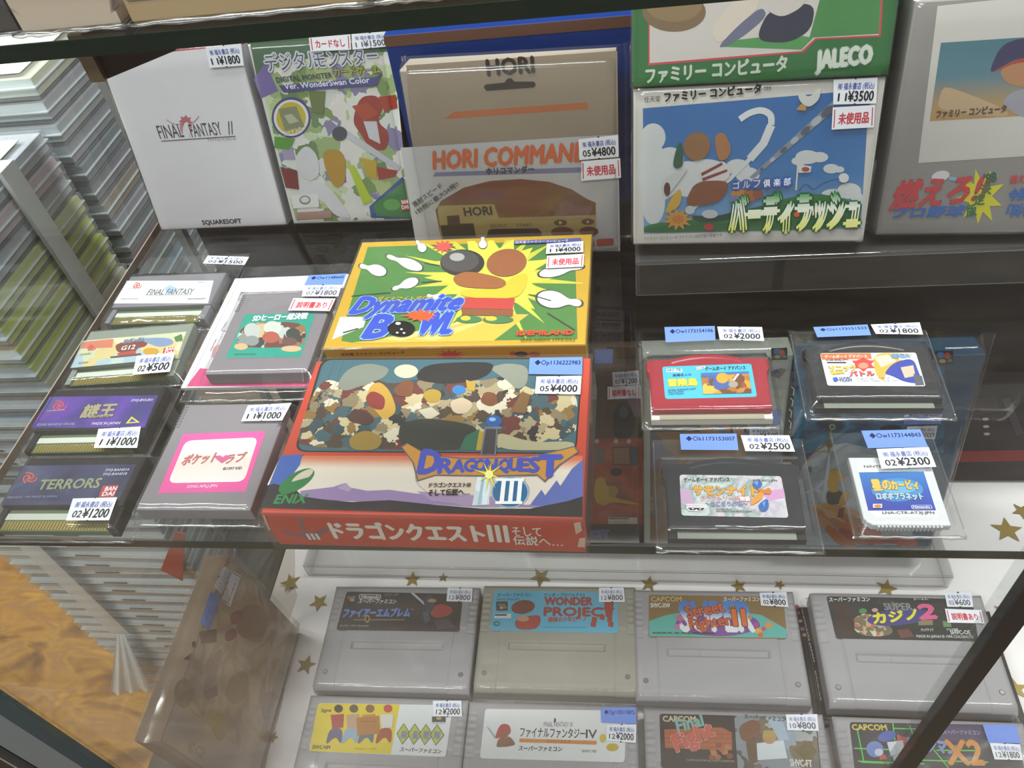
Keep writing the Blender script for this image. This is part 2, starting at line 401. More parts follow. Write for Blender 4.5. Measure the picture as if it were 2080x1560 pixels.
casepart('side_glass', flat_mb(CL - 5, CF + 2, CZ, CL, CB, 520), M_PANE)
m = MB(); m.box(CL - 34, CF - 6, FLOOR_Z, CL - 1, CF + 4, 520); m.k = 1; m.box(CL - 46, CF - 2, FLOOR_Z, CL - 34, CF + 10, 520)
m.k = 2; m.box(CL - 48.5, CF - 7, FLOOR_Z, CL - 46.5, CF - 2, 520); m.k = 1; m.box(CL - 120, CF - 4, FLOOR_Z, CL - 48.5, CF + 12, 520)
casepart('corner_post', m, [plain('66767e', 0.4, 0.5, 0.3, 'brushed_aluminium'), plain('1d1712', 0.5), plain('b9b9b4', 0.3, 0.5, 0.7)])
m = MB(); m.box(CL, CB - 26, CZ, CL + 6, CB - 20, 100)
casepart('rear_post', m, plain('a3a5a4', 0.4, 0.5, 0.3))
def pane2(name, x0, x1, y, e0, e1):
    g = casepart(name, flat_mb(x0, y, CZ + 2, x1, y + 4, 620), M_PANE)
    casepart('pane_edge', flat_mb(e0, y - .4, CZ + 2, e1, y + 4.4, 620), plain('0b0d0e', 0.2, 0.5))
pane2('front_glass', CL, 121, CF, 121, 128.5)
casepart('front_glass', flat_mb(123, CF + 8, CZ + 2, CR, CF + 12, 620), M_PANE)
def shelf(z0, z1, label):
    t = thing('glass_shelf', label, 'shelf', (0, 318, z0))
    s = flat_mb(CL + 5, CF + 44.6, z0, CR, 456, z1).make('shelf_plate', M_SHELF, None, world=True)
    e = MB().box(CL + 5, CF + 44, z0, CR, CF + 44.6, z1).make('polished_edge', M_EDGE, None, world=True)
    d = MB().box(CL + 4.2, CF + 44, z0, CL + 5, 456, z1).make('polished_edge', plain('a9998c', 0.3), None, world=True)
    for q in (s, e, d): q.parent = t; q.matrix_parent_inverse = XF[t.name].inverted()
    return t
shelf(-5, 0, 'clear glass shelf across the middle, carrying cartridges and boxes')
shelf(222.6, 226.8, 'upper clear glass shelf with dark green front edge')

# cloth with gold stars on the showcase bottom
clothm = patches(['f2eeee', 'ebe6e6', 'f5f2f2'], 4, 'white_cloth', 'NOISE', 0.8)
goldm = plain('8f7a3f', 0.45, 0.4, 0.5, 'gold_print')
def cloth():
    v = []; f = []; fm = []; nx, ny = 60, 34; x1 = 425; y0, y1 = CF + 6, CB - 4
    def zc(x, y): return CZ + 1.2 + .8 * noise.noise(Vector((x * .02, y * .02, 3)))
    for j in range(ny + 1):
        y = y0 + (y1 - y0) * j / ny
        xl = -300 + 22 * (300 - y) / 160 * 1.0 + 3 * math.sin(y * .06) + (-6 if y > 330 else 0)
        for i in range(nx + 1):
            x = xl + (x1 - xl) * i / nx; v.append((x, y, zc(x, y)))
    for j in range(ny):
        for i in range(nx): f.append((j * (nx + 1) + i, j * (nx + 1) + i + 1, (j + 1) * (nx + 1) + i + 1, (j + 1) * (nx + 1) + i)); fm.append(0)
    def star(x, y, r, a):
        n = len(v)
        for k in range(10):
            q = r if k % 2 == 0 else r * .42; t = math.radians(a + 36 * k); v.append((x + q * math.cos(t), y + q * math.sin(t), zc(x, y) + 1.0))
        v.append((x, y, zc(x, y) + 1.0))
        for k in range(10): f.append((n + 10, n + k, n + (k + 1) % 10)); fm.append(1)
    for px, r, a in (((622, 1352), 9, 10), ((648, 1225), 9, 200), ((590, 1185), 10, 40), ((838, 1178), 8, 95), ((900, 1174), 5, 20), ((1098, 1174), 10, 50), ((1318, 1188), 8, 80), ((1500, 1192), 7, 30), ((1583, 1189), 5, 60),
                     ((1800, 1196), 9, 70), ((2045, 1078), 13, 12), ((2060, 950), 15, 30), ((2050, 1250), 12, 140), ((2062, 1400), 9, 20), ((555, 1498), 5, 70), ((2075, 1040), 9, 50), ((1960, 1230), 8, 0)):
        x, y = on_z(px, CZ + 1); star(x, y, r, a)
    o = build('star_cloth', v, f, [clothm, goldm], None, fm, world=True)
    meta(o, 'white cloth printed with gold stars covering the showcase bottom', 'cloth')
cloth()

# clear acrylic risers
def riser(name, label, x0, y0, z0, x1, y1, z1, t=2.5):
    r = thing(name, label, 'display stand', ((x0 + x1) / 2, (y0 + y1) / 2, z0))
    def bit(nm, mb):
        o = mb.make(nm, M_ACRYL, None, world=True); o.parent = r; o.matrix_parent_inverse = XF[r.name].inverted()
    bit('top_plate', flat_mb(x0, y0, z1 - t, x1, y1, z1, 0.4)); bit('front_plate', flat_mb(x0, y0, z0, x1, y0 + t, z1 - t, 0))
    bit('side_plate', flat_mb(x0, y0 + t, z0, x0 + t, y1, z1 - t)); bit('side_plate', flat_mb(x1 - t, y0 + t, z0, x1, y1, z1 - t))
    e = MB()
    for a in ((x0, y0 - .15, z1 - t, x1, y0, z1 - t + .5), (x0, y0 - .15, z0, x1, y0, z0 + .5), (x0, y0 - .15, z0, x0 + .6, y0, z1)): e.box(*a)
    o = e.make('edge_line', plain('8d8d8a', 0.3), None, world=True); o.parent = r; o.matrix_parent_inverse = XF[r.name].inverted()
riser('acrylic_riser', 'long low clear acrylic stand on the star cloth under the middle shelf', -296, 347, CZ + 2, 252, 462, CZ + 20)
riser('acrylic_riser', 'clear acrylic stand on the middle shelf carrying the upright boxes', 3, 340, 0.2, 420, 425, 24)

# ---------------------------------------------------------------- game cases stacked beyond the left glass
shellme = MB().box(-95, -68, 0, 95, 68, 16.9, 1.2)
rim = MB(); rim.box(-95.2, -68.2, 8.2, 95.2, 68.2, 9.1)
SHELL = shellme.make('shell', M_CASE).data; bpy.data.objects.remove(bpy.data.objects['shell'])
RIMM = rim.make('rim', plain('c9d0d2', 0.25, 0.5)).data; bpy.data.objects.remove(bpy.data.objects['rim'])
CLM = MB().box(-12, -68.9, 10.4, 12, -68.2, 12).make('clasp', plain('5e6264', 0.4)).data; bpy.data.objects.remove(bpy.data.objects['clasp'])
def insert_mesh(c, front, k):
    key = ('ins', c, front)
    if key not in MATS:
        mb = MB(); mb.box(-92.5, -65, 2.2, 93.6, 66, 14.6); mb.m = [0, 0, 1, 0, 0, 0]
        o = mb.make('cover_insert', [plain(LT[c], .5), plain(front, .5)]); MATS[key] = o.data; bpy.data.objects.remove(o)
    return MATS[key]
ORD = 'top second third fourth fifth sixth seventh eighth ninth tenth eleventh twelfth thirteenth fourteenth fifteenth sixteenth seventeenth eighteenth nineteenth twentieth'.split()
def ordinal(i):
    if i < 20: return ORD[i]
    tens = {2: 'twenty', 3: 'thirty', 4: 'forty', 5: 'fifty'}[(i + 1) // 10]; u = (i + 1) % 10
    return tens + '-' + ['', 'first', 'second', 'third', 'fourth', 'fifth', 'sixth', 'seventh', 'eighth', 'ninth'][u] if u else {'twenty': 'twentieth', 'thirty': 'thirtieth', 'forty': 'fortieth', 'fifty': 'fiftieth'}[tens]
CN = {'8c8a94': 'grey', 'b59a9c': 'dusty pink', 'a09aa0': 'mauve grey', '96935a': 'olive', '8a8b3c': 'olive green', '7d7f35': 'dark olive', 'a7a28c': 'beige', '8a6a4a': 'brown', '55697c': 'slate blue', '5e3a40': 'maroon', 'c9d3d8': 'pale', 'a0785a': 'tan', '3f4a4e': 'charcoal',
      '6e6a72': 'grey', '5c5560': 'purple grey', '807a80': 'pale grey', '6a5b50': 'brown', '4c5058': 'dark grey', 'd9e4c8': 'pale green', 'ffffff': 'white'}
LT = {'8c8a94': 'c8c6d0', 'b59a9c': 'd6b9bc', 'a09aa0': 'c4bec6', '96935a': 'd6d28c', '8a8b3c': 'cfd05a', '7d7f35': 'c2c44c', 'a7a28c': 'd2ccb2', '8a6a4a': 'b98f66', '55697c': '7f9ab4', '5e3a40': '8f5660', 'c9d3d8': 'e3ebef', 'a0785a': 'd09f7a', '3f4a4e': '5d6c72', '6e6a72': '9a96a0', '5c5560': '84798a', '807a80': 'aaa4aa', '6a5b50': '988473', '4c5058': '6e747f'}
def stack(where, x1, y0, ztop, cols, n, group, seed, hgt=17.4, jit=1.6, fronts=('f2f4f6', 'dcdfe4', 'f6f8fa', 'c6c8ce')):
    rnd = random.Random(seed)
    for i in range(n):
        z = ztop - hgt * (i + 1); z = max(z, FLOOR_Z + 3.2)
        c = cols[i] if i < len(cols) else rnd.choice(['8c8a94', 'c9d3d8', 'a09aa0', '807a80'])
        drift = 3 * math.sin(i * .45 + seed)
        t = thing('game_case', '%s clear case from the top in the %s, %s insert' % (ordinal(i), where, CN[c]) if i else 'topmost clear case on the %s, %s insert' % (where, CN[c]), 'game case',
                  (x1 - 95 + drift * .4 + rnd.uniform(-jit, jit), y0 + 68 + rnd.uniform(-jit, jit), z), rz(rnd.uniform(-.8, .8)), group)
        link('shell', SHELL, t); link('rim', RIMM, t); link('clasp', CLM, t); link('cover_insert', insert_mesh(c, rnd.choice(fronts), i), t)
S1 = ['8c8a94', 'b59a9c', 'a09aa0', '96935a', '8a8b3c', '7d7f35', '8a8b3c', 'a7a28c', '8a6a4a', '55697c', '5e3a40', 'a09aa0', 'a0785a', '55697c', '5e3a40', '3f4a4e']
stack('stack nearest the showcase', -411, 350, 49, S1, 43, 'clear game cases in the nearest stack', 3)
S2 = ['a7a28c', '807a80', '807a80', '6e6a72', '4c5058', '5c5560', '6a5b50', '6e6a72', '4c5058', '5e3a40', '4c5058', '55697c', '3f4a4e', '6e6a72', '3f4a4e', '4c5058', '3f4a4e', '4c5058']
stack('stack behind it', -410, 498, 80, S2, 16, 'clear game cases in the rear stack', 5)
# the printed covers on the top cases
def topcard(label, x0, y0, x1, y1, z, mat):
    o = flat_mb(x0, y0, z, x1, y1, z + .4).make('cover_card', mat, world=True); meta(o, label, 'paper cover')
topcard('pale green printed cover lying on the nearest case stack', -592, 358, -420, 470, 49.2, patches(['dfeccb', 'cfe0b8', 'eaf2dc', '9fc7e8'], 14, 'pale_green_cover', 'NOISE'))
topcard('white and tan printed cover lying on the rear case stack', -592, 506, -420, 625, 80.2, patches(['f3efe9', 'e9c9a0', '8d8378', 'f3efe9'], 9, 'tan_cover'))
# packing straps round the nearest stack
strapm = clear('frosted_strap', 'e8ecee', 1.4, 0.25, 1.0, 0.62, 'e4e4e2')
m = MB(); m.box(-409.5, 424, -660, -406.0, 440, 51); m.box(-607, 424, 50.6, -406.0, 440, 51.6)
o = m.make('packing_strap', strapm, world=True); meta(o, 'frosted plastic strap running down the right side of the nearest case stack', 'strap')
def ribbon():
    m = MB(); P = [on_z((60, 1105), -250), on_z((240, 1285), -360)]
    def y_at(px, y):
        d = ray(*px); k = (y / 1000 - CAM.y) / d.y; p = CAM + d * k; return (p.x * 1000, y, p.z * 1000 + FLOOR_Z)
    a, b = y_at((48, 1100), 343), y_at((245, 1288), 343)
    w = 11
    m.add([(a[0] - w, 343, a[2]), (a[0] + w, 343, a[2]), (b[0] + w, 343, b[2]), (b[0] - w, 343, b[2])], [(3, 2, 1, 0)])
    q = m.make('strap_band', strapm, None, world=True)
    t = thing('packing_ribbon', 'white plastic ribbon tied on the front of the nearest case stack, ends fanned out', 'ribbon', (b[0], 343, b[2]))
    q.parent = t; q.matrix_parent_inverse = XF[t.name].inverted()
    v = []; f = []; n = 22
    c, l, r = y_at((245, 1288), 341), y_at((222, 1412), 332), y_at((305, 1400), 332)
    for j in range(9):
        s = j / 8
        for i in range(n + 1):
            u = i / n; e = (l[0] + (r[0] - l[0]) * u, 0, l[2] + (r[2] - l[2]) * u)
            x = c[0] + (u - .5) * 9 * (1 - s) + (e[0] - c[0]) * s; z = c[2] + (e[2] - c[2]) * s + (2 * math.sin(u * 25) if j == 8 else 0)
            v.append((x, 341 - 9 * s + 2.5 * s * math.sin(u * 19), z))
    for j in range(8):
        for i in range(n): f.append((j * (n + 1) + i, (j + 1) * (n + 1) + i, (j + 1) * (n + 1) + i + 1, j * (n + 1) + i + 1))
    q = build('fanned_ends', v, f, clear('white_film', 'ffffff', 1.4, .2, 1, .82, 'dfe8ee'), None, smooth=True, world=True); q.parent = t; q.matrix_parent_inverse = XF[t.name].inverted()
ribbon()
# orange cover sheet on the floor in front of the stack
om = patches(['4f3814', '6e4a1a', '8a6024', 'a5782c', '946838', 'b3862f', 'a07c60'], 11, 'orange_brush_print', 'NOISE', 0.5, stretch=(1, 2.2, 1))
o = flat_mb(-1600, 60, FLOOR_Z + .5, CL - 130, 575, FLOOR_Z + 3).make('orange_sheet', om, world=True)
meta(o, 'orange and brown brush-patterned sheet on the floor left of the showcase', 'floor sheet')

t = thing('shelf_clip', 'bronze clip with dark triangular plate hanging from the upper shelf edge', 'clip', (-125, 188, 214))
m = MB(); m.box(-134.5, 183.5, 214.4, -130.6, 192, 226.9, .5); o = m.make('hook', plain('8a7660', .3, .5, .6), None, world=True); o.parent = t; o.matrix_parent_inverse = XF[t.name].inverted()
m = MB(); P = [(-130.6, 222.5), (-130.6, 214.6), (-109.5, 220.2), (-109.5, 222.5)]
m.add([(x, 185, z) for x, z in P] + [(x, 190, z) for x, z in P], [(0, 1, 2, 3), (7, 6, 5, 4), (0, 4, 5, 1), (1, 5, 6, 2), (2, 6, 7, 3), (3, 7, 4, 0)])
o = m.make('plate', plain('2a1a18', .4), None, world=True); o.parent = t; o.matrix_parent_inverse = XF[t.name].inverted()
o = flat_mb(-404, 346, FLOOR_Z, -338, 474, -470, 1).make('cardboard_crate', plain('6f5a46', .7), world=True); meta(o, 'plain brown crate between the left glass and the case stacks', 'crate')
for i, (x, y, c) in enumerate(((-391, 385, '6a5a50'), (-368, 386, '4a3c36'), (-347, 384, '8a7868'), (-391, 443, '34302f'), (-368, 444, '443c3a'), (-347, 442, '5a4c44'))):
    w, d, h = 19, 52, 96 + 5 * (i % 3)
    r = thing('boxed_game', ['umber sleeved box on edge in the crate, front row beside the case stack', 'dark sleeved box on edge, middle of the front row in the crate', 'tan sleeved box on edge, front row in the crate beside the glass', 'black sleeved box on edge in the crate, rear row beside the case stack', 'charcoal sleeved box on edge, middle of the rear row in the crate', 'taupe sleeved box on edge, rear row in the crate beside the glass'][i], 'game box', (x, y, -469.8), rz([1, -1, 1, -1, 1, -1][i]), 'sleeved boxes on edge in the crate')
    MB().box(-w / 2, -d / 2, 0, w / 2, d / 2, h, 1).make('carton', plain(c, .4), r)
    MB().box(-w / 2 - .7, -d / 2 - .7, 0, w / 2 + .7, d / 2 + .7, h + 1).make('plastic_sleeve', M_FILM, r)
    MB().box(-w / 2 + 2, -d / 2 - .3, 14, w / 2 - 2, -d / 2, h - 12).make('spine_print', plain(['9a7a5c', '7a6a64', 'b09a80', '5a5054', '6a5c58', '8a7866'][i]), r)

# ---------------------------------------------------------------- boxed games
def carton(root, w, y0, y1, t, mat, bev=.8, spine=None):
    return MB().prism([(-w / 2, y0), (w / 2, y0), (w / 2, y1), (-w / 2, y1)], 0, t, bev).make('carton', mat, root)
def stand_box(name, label, cat, BL, BR, TL, TR, z0, t, a, group=None, h=None):
    zf = z0 + t * math.sin(math.radians(a)); p, q = on_z(BL, zf), on_z(BR, zf)
    yaw = math.degrees(math.atan2(q[1] - p[1], q[0] - p[0])); yaw = max(-3, min(3, yaw))
    w = math.hypot(q[0] - p[0], q[1] - p[1]); back = t * math.cos(math.radians(a))
    r = thing(name, label, cat, ((p[0] + q[0]) / 2, (p[1] + q[1]) / 2 + back, z0), lean(a, yaw), group)
    if h is None:
        S = Surf(r, (0, 0, t)); h = (S.at(*TL).y + S.at(*TR).y) / 2
    return r, w, h
def front(root, t, view): return Surf(root, (0, 0, t), (1, 0, 0), (0, 1, 0), view)

# white box leaning at the left of the middle shelf
r, w, h = stand_box('game_box', 'plain white box with thin black title and small red crest, leaning at the rear left', 'game box', (328, 468), (583, 457), (213, 97), (510, 88), 0, 14, 13)
carton(r, w, 0, h, 14, plain('eceaf0', .4)); S = front(r, 14, 'A')
S.b('cover_print').Pm('1030 300 1470 255 1475 268 1030 312', REDI)
S.b('emblem').E(1122, 765, 36, 56, 'cf8e96').Bu(1120, 728, 42, 36, .6, 7, 'c4707c', 1.2).E(1126, 790, 22, 54, 'eceaf0').Ln([(1005, 722), (1035, 742), (1065, 750), (1090, 748), (1105, 738)], .5, 'c98a92').Ln([(1200, 700), (1185, 722), (1165, 738), (1150, 745), (1135, 742)], .5, 'c98a92')
S.b('lettering').T('FINAL', 968, 838, 1115, 826, 82, '3c3a40').T('FANTASY', 1160, 828, 1345, 812, 80, '3c3a40').Ln([(1380, 732), (1384, 812)], .55, '3c3a40').Ln([(1398, 730), (1402, 810)], .55, '3c3a40').Ln([(975, 852), (1422, 822)], .5, '3c3a40')
S.T('ファイナルファンタジーⅡ', 1255, 852, 1422, 846, 18, '6c6a70').T('SQUARESOFT', 1225, 1355, 1460, 1345, 26, '26242a', .04)
S.done('cover_print')
sticker(r, 'A', 15.2, [(1240, 285), (1455, 262), (1472, 395), (1265, 410)], 'p', '11¥1800')
sleeve(r, w, h, 14, 2, 6, 3, 2, 11, cy=h / 2)

# green and white card-game box
r, w, h = stand_box('game_box', 'box with silver block title over green art, leaning beside the plain white box', 'game box', (598, 455), (835, 448), (510, 90), (792, 72), 0, 16, 13)
art1 = patches(['e9e6e2', 'dfe2dc', '9db37c', 'c9d7b0', 'e4e0dc', '7f9a5c', 'd9dcd6', '8c86ac', 'e6e4e0', 'b9c98a', '6f8a5c'], 85, 'pale_green_art')
carton(r, w, 0, h, 16, plain('d9dcda', .4)); S = front(r, 16, 'B')
S.b('cover_print').R(0, 185, 870, 1165, art1) if 0 else S.b('cover_print').P([(18, 215), (765, 160), (868, 1155), (265, 1172)], art1)
S.Pm('18 215 765 160 775 270 100 330 60 430', '4f6b52').Pm('100 330 40 420 80 520 170 480', '7a6aa8')
S.Pm('650 1090 830 930 868 1155 660 1150', '3f5aa0').Pm('670 1085 828 960 866 1150 690 1140', '4a8a4e').E(770, 1080, 45, 30, '6fb05e')
S.b('artwork').E(238, 620, 103, 108, '4a4a86').E(238, 622, 92, 96, 'e8e6e4').E(238, 622, 78, 84, 'c9b83c').Pm('170 575 265 560 310 670 205 690', '8a8f70').Pm('200 610 240 600 280 640 230 655', 'b9bca0')
# a plain tumble of coloured shapes in place of the picture
S.Pm('600 510 690 500 730 560 690 640 760 700 740 800 650 780 600 700 560 640', '9c3a30').Pm('560 560 640 540 700 600 620 640', 'b0492f').Pm('700 510 790 500 800 570 730 590', 'a8402f')
S.Pm('620 640 690 640 710 760 650 730', 'cfd0d8').Pm('600 830 690 850 690 950 640 930', 'c7a832').Pm('690 880 800 900 790 930 700 950', 'a33a2c').Pm('540 690 820 880 800 900 520 720', 'c9cad4').E(495, 705, 40, 38, '4a4a58')
S.Pm('320 760 380 820 390 930 330 960 270 900 260 820', 'd9d9de').Pm('400 790 520 790 530 960 470 1000 420 900', 'b98f2c').Pm('280 960 420 960 520 1090 560 1160 470 1140 400 1050 290 1040', 'dcdce2').Pm('180 880 270 900 280 1000 210 990', '7d3030').Pm('190 770 240 760 260 840 200 840', 'a99cc0').Pm('540 880 570 870 670 1060 620 1080', 'b9cf2f').Pm('330 480 420 480 410 600 350 590', '6d7a46').Pm('150 720 260 730 230 790 150 780', '5f9a3c')
S.Pm('242 1030 380 1022 388 1092 250 1100', 'e9e9e6').E(312, 1055, 30, 24, '8a8a8a').E(312, 1053, 22, 16, 'e2e2de').Pm('265 1120 450 1110 455 1150 270 1160', 'b08a80')
S.b('lettering').T('デジタル', 112, 372, 400, 350, 90, '4e5470', 0, 'd6d8e0', .1).T('モンスター', 370, 352, 700, 330, 86, '4e5470', 0, 'd6d8e0', .1)
S.T('カードゲーム', 468, 400, 712, 382, 44, 'd9c53a', 0, '4a4a30', .06).T('DIGITAL MONSTER', 165, 434, 458, 408, 28, '3a4050', .03)
S.b('cover_print').P([(175, 450), (690, 405), (722, 372), (690, 448), (200, 485)], '4c4a8e')
S.b('lettering').T('Ver. WonderSwan Color', 208, 470, 655, 434, 30, 'e6e6f2', .04)
S.b('emblem').Pm('818 1052 856 1048 862 1106 824 1112', 'c8404c').T('BAN', 826, 1075, 858, 1071, 20, 'ffffff', .05).T('DAI', 826, 1102, 860, 1098, 20, 'ffffff', .05)
S.T('カード入り', 205, 715, 300, 690, 26, 'e6e6f2', .03)
S.done('cover_print')
sticker(r, 'B', 17.2, [(330, 195), (550, 180), (555, 262), (340, 272)], 'r', 'カードなし')
sticker(r, 'B', 17.2, [(556, 180), (750, 165), (752, 245), (562, 262)], 'p', '11¥1500', wear=1)
sleeve(r, w, h, 16, 2, 3, 3, 2, 12, cy=h / 2)

# hanging-tab controller box
r, w, h = stand_box('controller_box', 'grey hang-tab box with orange title and brown arched window showing a controller', 'controller box', (880, 510), (1258, 512), (812, 150), (1262, 112), 0, 22, 10)
carton(r, w, 0, h, 22, plain('a79b8e', .5)); S = front(r, 22, 'B')
S.b('cover_print').P([(815, 780), (1965, 708), (1975, 1325), (985, 1330), (900, 1310)], 'c6c6ca').P([(845, 345), (1960, 268), (1965, 708), (880, 775)], '9a8a78')
S.P([(1040, 630), (1100, 590), (1800, 540), (1810, 575)], 'b5673a').P([(1000, 910), (1850, 880), (1852, 908), (985, 932)], '7f7fa6')
S.b('window').P([(1000, 1110), (1030, 1060), (1150, 990), (1290, 955), (1450, 945), (1600, 960), (1720, 1000), (1800, 1050), (1846, 1070), (1848, 1240), (1030, 1260)], '7a4a34')
S.b('controller').P([(1010, 1085), (1310, 1078), (1335, 1150), (1845, 1135), (1850, 1230), (1840, 1250), (1030, 1262)], 'b09a66').E(1660, 1175, 35, 16, '5a4030').E(1805, 1170, 35, 16, '5a4030').E(1670, 1225, 60, 28, '6a3a2a').E(1810, 1222, 50, 26, '6a3a2a')
S.P([(1060, 1140), (1125, 1135), (1130, 1180), (1200, 1178), (1215, 1250), (1040, 1262), (1025, 1190), (1065, 1188)], '3a2c20').P([(1280, 1215), (1300, 1208), (1540, 1205), (1560, 1225), (1560, 1245), (1270, 1250)], '3a2a1e')
S.T('HORI', 1155, 1140, 1300, 1132, 44, '2e2620', .05).T('SELECT', 1290, 1200, 1380, 1198, 16, '6a5a3a').T('START', 1430, 1196, 1510, 1193, 16, '6a5a3a').T('B', 1654, 1183, 1668, 1183, 16, 'd9c9a0', .05).T('A', 1798, 1178, 1812, 1178, 16, 'd9c9a0', .05)
S.b('hang_slot').P([(1255, 460), (1265, 445), (1365, 435), (1380, 415), (1400, 412), (1418, 430), (1520, 430), (1530, 445), (1520, 460), (1270, 478)], '2e241e')
S.b('lettering').T('HORI', 1278, 398, 1522, 380, 84, '3a302c', .06).T('HORI COMMANDER', 990, 892, 1925, 840, 96, 'd9652f', .05, slant=.18).T('ホリコマンダー', 1270, 918, 1522, 906, 34, '2e2a34', .03)
S.T('連射スピード', 890, 1092, 1040, 985, 34, '55534f', .02).T('1秒間に最大24発!!', 905, 1130, 1125, 975, 30, '55534f', .02)
S.b('emblem').RR([(1850, 1262), (1940, 1256), (1942, 1290), (1852, 1298)], 1, 'b84a3a')
S.done('cover_print')
sticker(r, 'B', 23.2, [(1755, 735), (1965, 712), (1968, 828), (1760, 845)], 'p', '05¥4800')
sticker(r, 'B', 23.2, [(1768, 852), (1975, 835), (1980, 938), (1770, 955)], 'r', '未使用品')
sleeve(r, w, h, 22, 3, 16, 3, 2, 13, amp=.6, cy=h / 2)
# blue box behind it
r = thing('game_box', 'deep blue box standing behind the hang-tab controller box', 'game box', (-62, 448, 0), lean(2))
carton(r, 142, 0, 114, 18, plain('17367e', .4)); MB().box(-71, 108, 18, 71, 114, 18.3).make('cover_band', plain('6b4a3c'), r)

# golf box on the riser
r, w, h = stand_box('game_box', 'white box with blue-sky golf picture and green-yellow bubble title, on the acrylic riser', 'game box', (1290, 497), (1757, 490), (1287, 187), (1797, 148), 24, 20, 19)
GB = (r, w, h); carton(r, w, 0, h, 20, plain('e2dfd8', .45)); S = front(r, 20, 'C')
sky = blend(['7fb0d6', '3f7fc0', '2f6fb4'], 'Y', h * .1, h * .8, 'printed_sky')
S.b('cover_print').P([(163, 545), (1122, 465), (1290, 650), (1258, 1150), (168, 1175)], sky).P([(1100, 467), (1285, 640), (1258, 1000)], sky)
S.P([(1122, 465), (1310, 452), (1290, 650)], sky)
cl = 'dfe3e4'
for e in ((215, 690, 62, 70), (205, 800, 70, 90), (300, 800, 70, 60), (240, 900, 110, 110), (215, 1010, 60, 120), (390, 900, 120, 90), (480, 870, 120, 70), (640, 840, 60, 40), (690, 880, 60, 40), (990, 790, 60, 35), (1050, 790, 45, 26), (950, 810, 40, 22), (1110, 848, 40, 24), (1150, 852, 26, 16), (1200, 960, 60, 40), (1240, 1000, 30, 40), (1120, 980, 60, 30)): S.E(*e, cl)
S.b('artwork').P([(168, 1130), (430, 1095), (600, 1080), (700, 1050), (1000, 965), (1200, 1000), (1256, 1080), (1258, 1148), (168, 1172)], '2f7d3c').P([(168, 1150), (420, 1110), (620, 1120), (600, 1160), (168, 1172)], '276a34').Pm('400 1080 520 1090 640 1060 600 1110 430 1120', '1f4630')
# swing arc, ball trail, burst and flag
arc = [(650, 600), (700, 568), (760, 555), (805, 580), (808, 630), (770, 720), (700, 800), (600, 900), (480, 990), (400, 1060)]
S.Ln(arc[:5], 3, 'e6e9ec').Ln(arc[4:7], 4, 'e6e9ec').Ln(arc[6:], 2.2, 'dfe4e8')
S.P([(700, 890), (720, 895), (1122, 560), (1120, 505)], '8d97a6')
for i in range(7):
    t = i / 6; S.E(760 + 330 * t, 850 - 290 * t, 12 + 26 * t, 7 + 13 * t, ['59626e', 'b9c2cc'][i % 2], -42)
S.P([(270, 1080), (300, 1000), (350, 940), (360, 990), (345, 1040)], 'd9b03a').Bu(338, 1102, 78, 58, .55, 11, 'd99a35').Bu(338, 1102, 40, 28, .6, 9, 'c9822c')
# plain rounded shapes standing in for the drawn figure
S.E(435, 735, 66, 72, '9a6a40', 20).P([(520, 680), (570, 660), (610, 740), (590, 800), (540, 810)], 'b57a48').P([(450, 850), (560, 800), (610, 850), (590, 910), (470, 920)], 'e6e0dc').P([(455, 870), (560, 815), (565, 828), (460, 885)], '8a3a40').P([(460, 895), (585, 850), (588, 862), (466, 910)], '8a3a40')
S.P([(430, 910), (590, 905), (590, 960), (540, 1020), (390, 1040), (380, 1000)], '8a4f2c').P([(310, 830), (340, 715), (362, 720), (368, 830), (335, 850)], '1f5a3c').P([(255, 900), (380, 840), (390, 850), (300, 970), (275, 985)], 'd6d8d8').E(285, 950, 16, 34, '5a2c26').E(500, 1075, 40, 22, 'cdd3da').E(400, 1055, 24, 22, 'cdd3da').E(495, 1140, 26, 18, 'b93a3a')
for e in ((650, 975, 45, 30, 'c98a3c'), (700, 985, 30, 30, 'b56a30'), (740, 975, 26, 24, '9a5038'), (630, 1000, 34, 20, '7a86a8')): S.E(*e)
S.Ln([(942, 825), (932, 955)], .8, 'e0e3e4').P([(945, 825), (1010, 835), (1005, 865), (945, 868)], 'e6e6e2').E(980, 850, 20, 12, 'b5483c').E(1172, 893, 26, 24, 'eceeee').Ln([(945, 960), (980, 925), (1020, 950), (1060, 925), (1110, 905), (1150, 898)], .5, '2c5a9a')
# gull
S.P([(940, 480), (960, 465), (1000, 490), (1060, 430), (1050, 500), (1000, 540), (960, 520)], 'dfe0dc').P([(932, 550), (960, 520), (985, 535), (980, 556)], 'c79a4a')
S.b('lettering')
for i, ch in enumerate('ゴルフ倶楽部'):
    x = 632 + i * 51; y = 943 - i * 4; S.E(x, y - 12, 28, 27, '3d5fae'); S.T(ch, x - 17, y + 4, x + 17, y + 2, 34, 'eef0f4', .02)
yg = blend(['e3dc3c', 'e9ea9a', 'e8ece0', '3f9a4c', '2f8a44'], 'Y', h * .04, h * .42, 'green_yellow_title')
S.T('バーディラッシュ', 605, 1158, 1240, 1128, 178, yg, .075, '1f5a34', .11).E(935, 1075, 14, 13, 'd9543c')
S.T('ファミリー コンピュータ', 272, 508, 755, 462, 44, '22201e', .05).T('TM', 768, 455, 804, 452, 20, '22201e').T('任天堂', 170, 512, 250, 506, 28, '33302c').T('ファミリー コンピュータ ファミコンは任天堂の商標です', 168, 1205, 560, 1185, 16, '55524c').T('TM', 1195, 1158, 1238, 1155, 14, '55524c')
S.done('cover_print')
sticker(r, 'C', 21, [(1122, 400), (1344, 390), (1336, 520), (1120, 526)], 'p', '11¥3500')
sticker(r, 'C', 21, [(1118, 540), (1330, 528), (1325, 640), (1112, 652)], 'r', '未使用品')
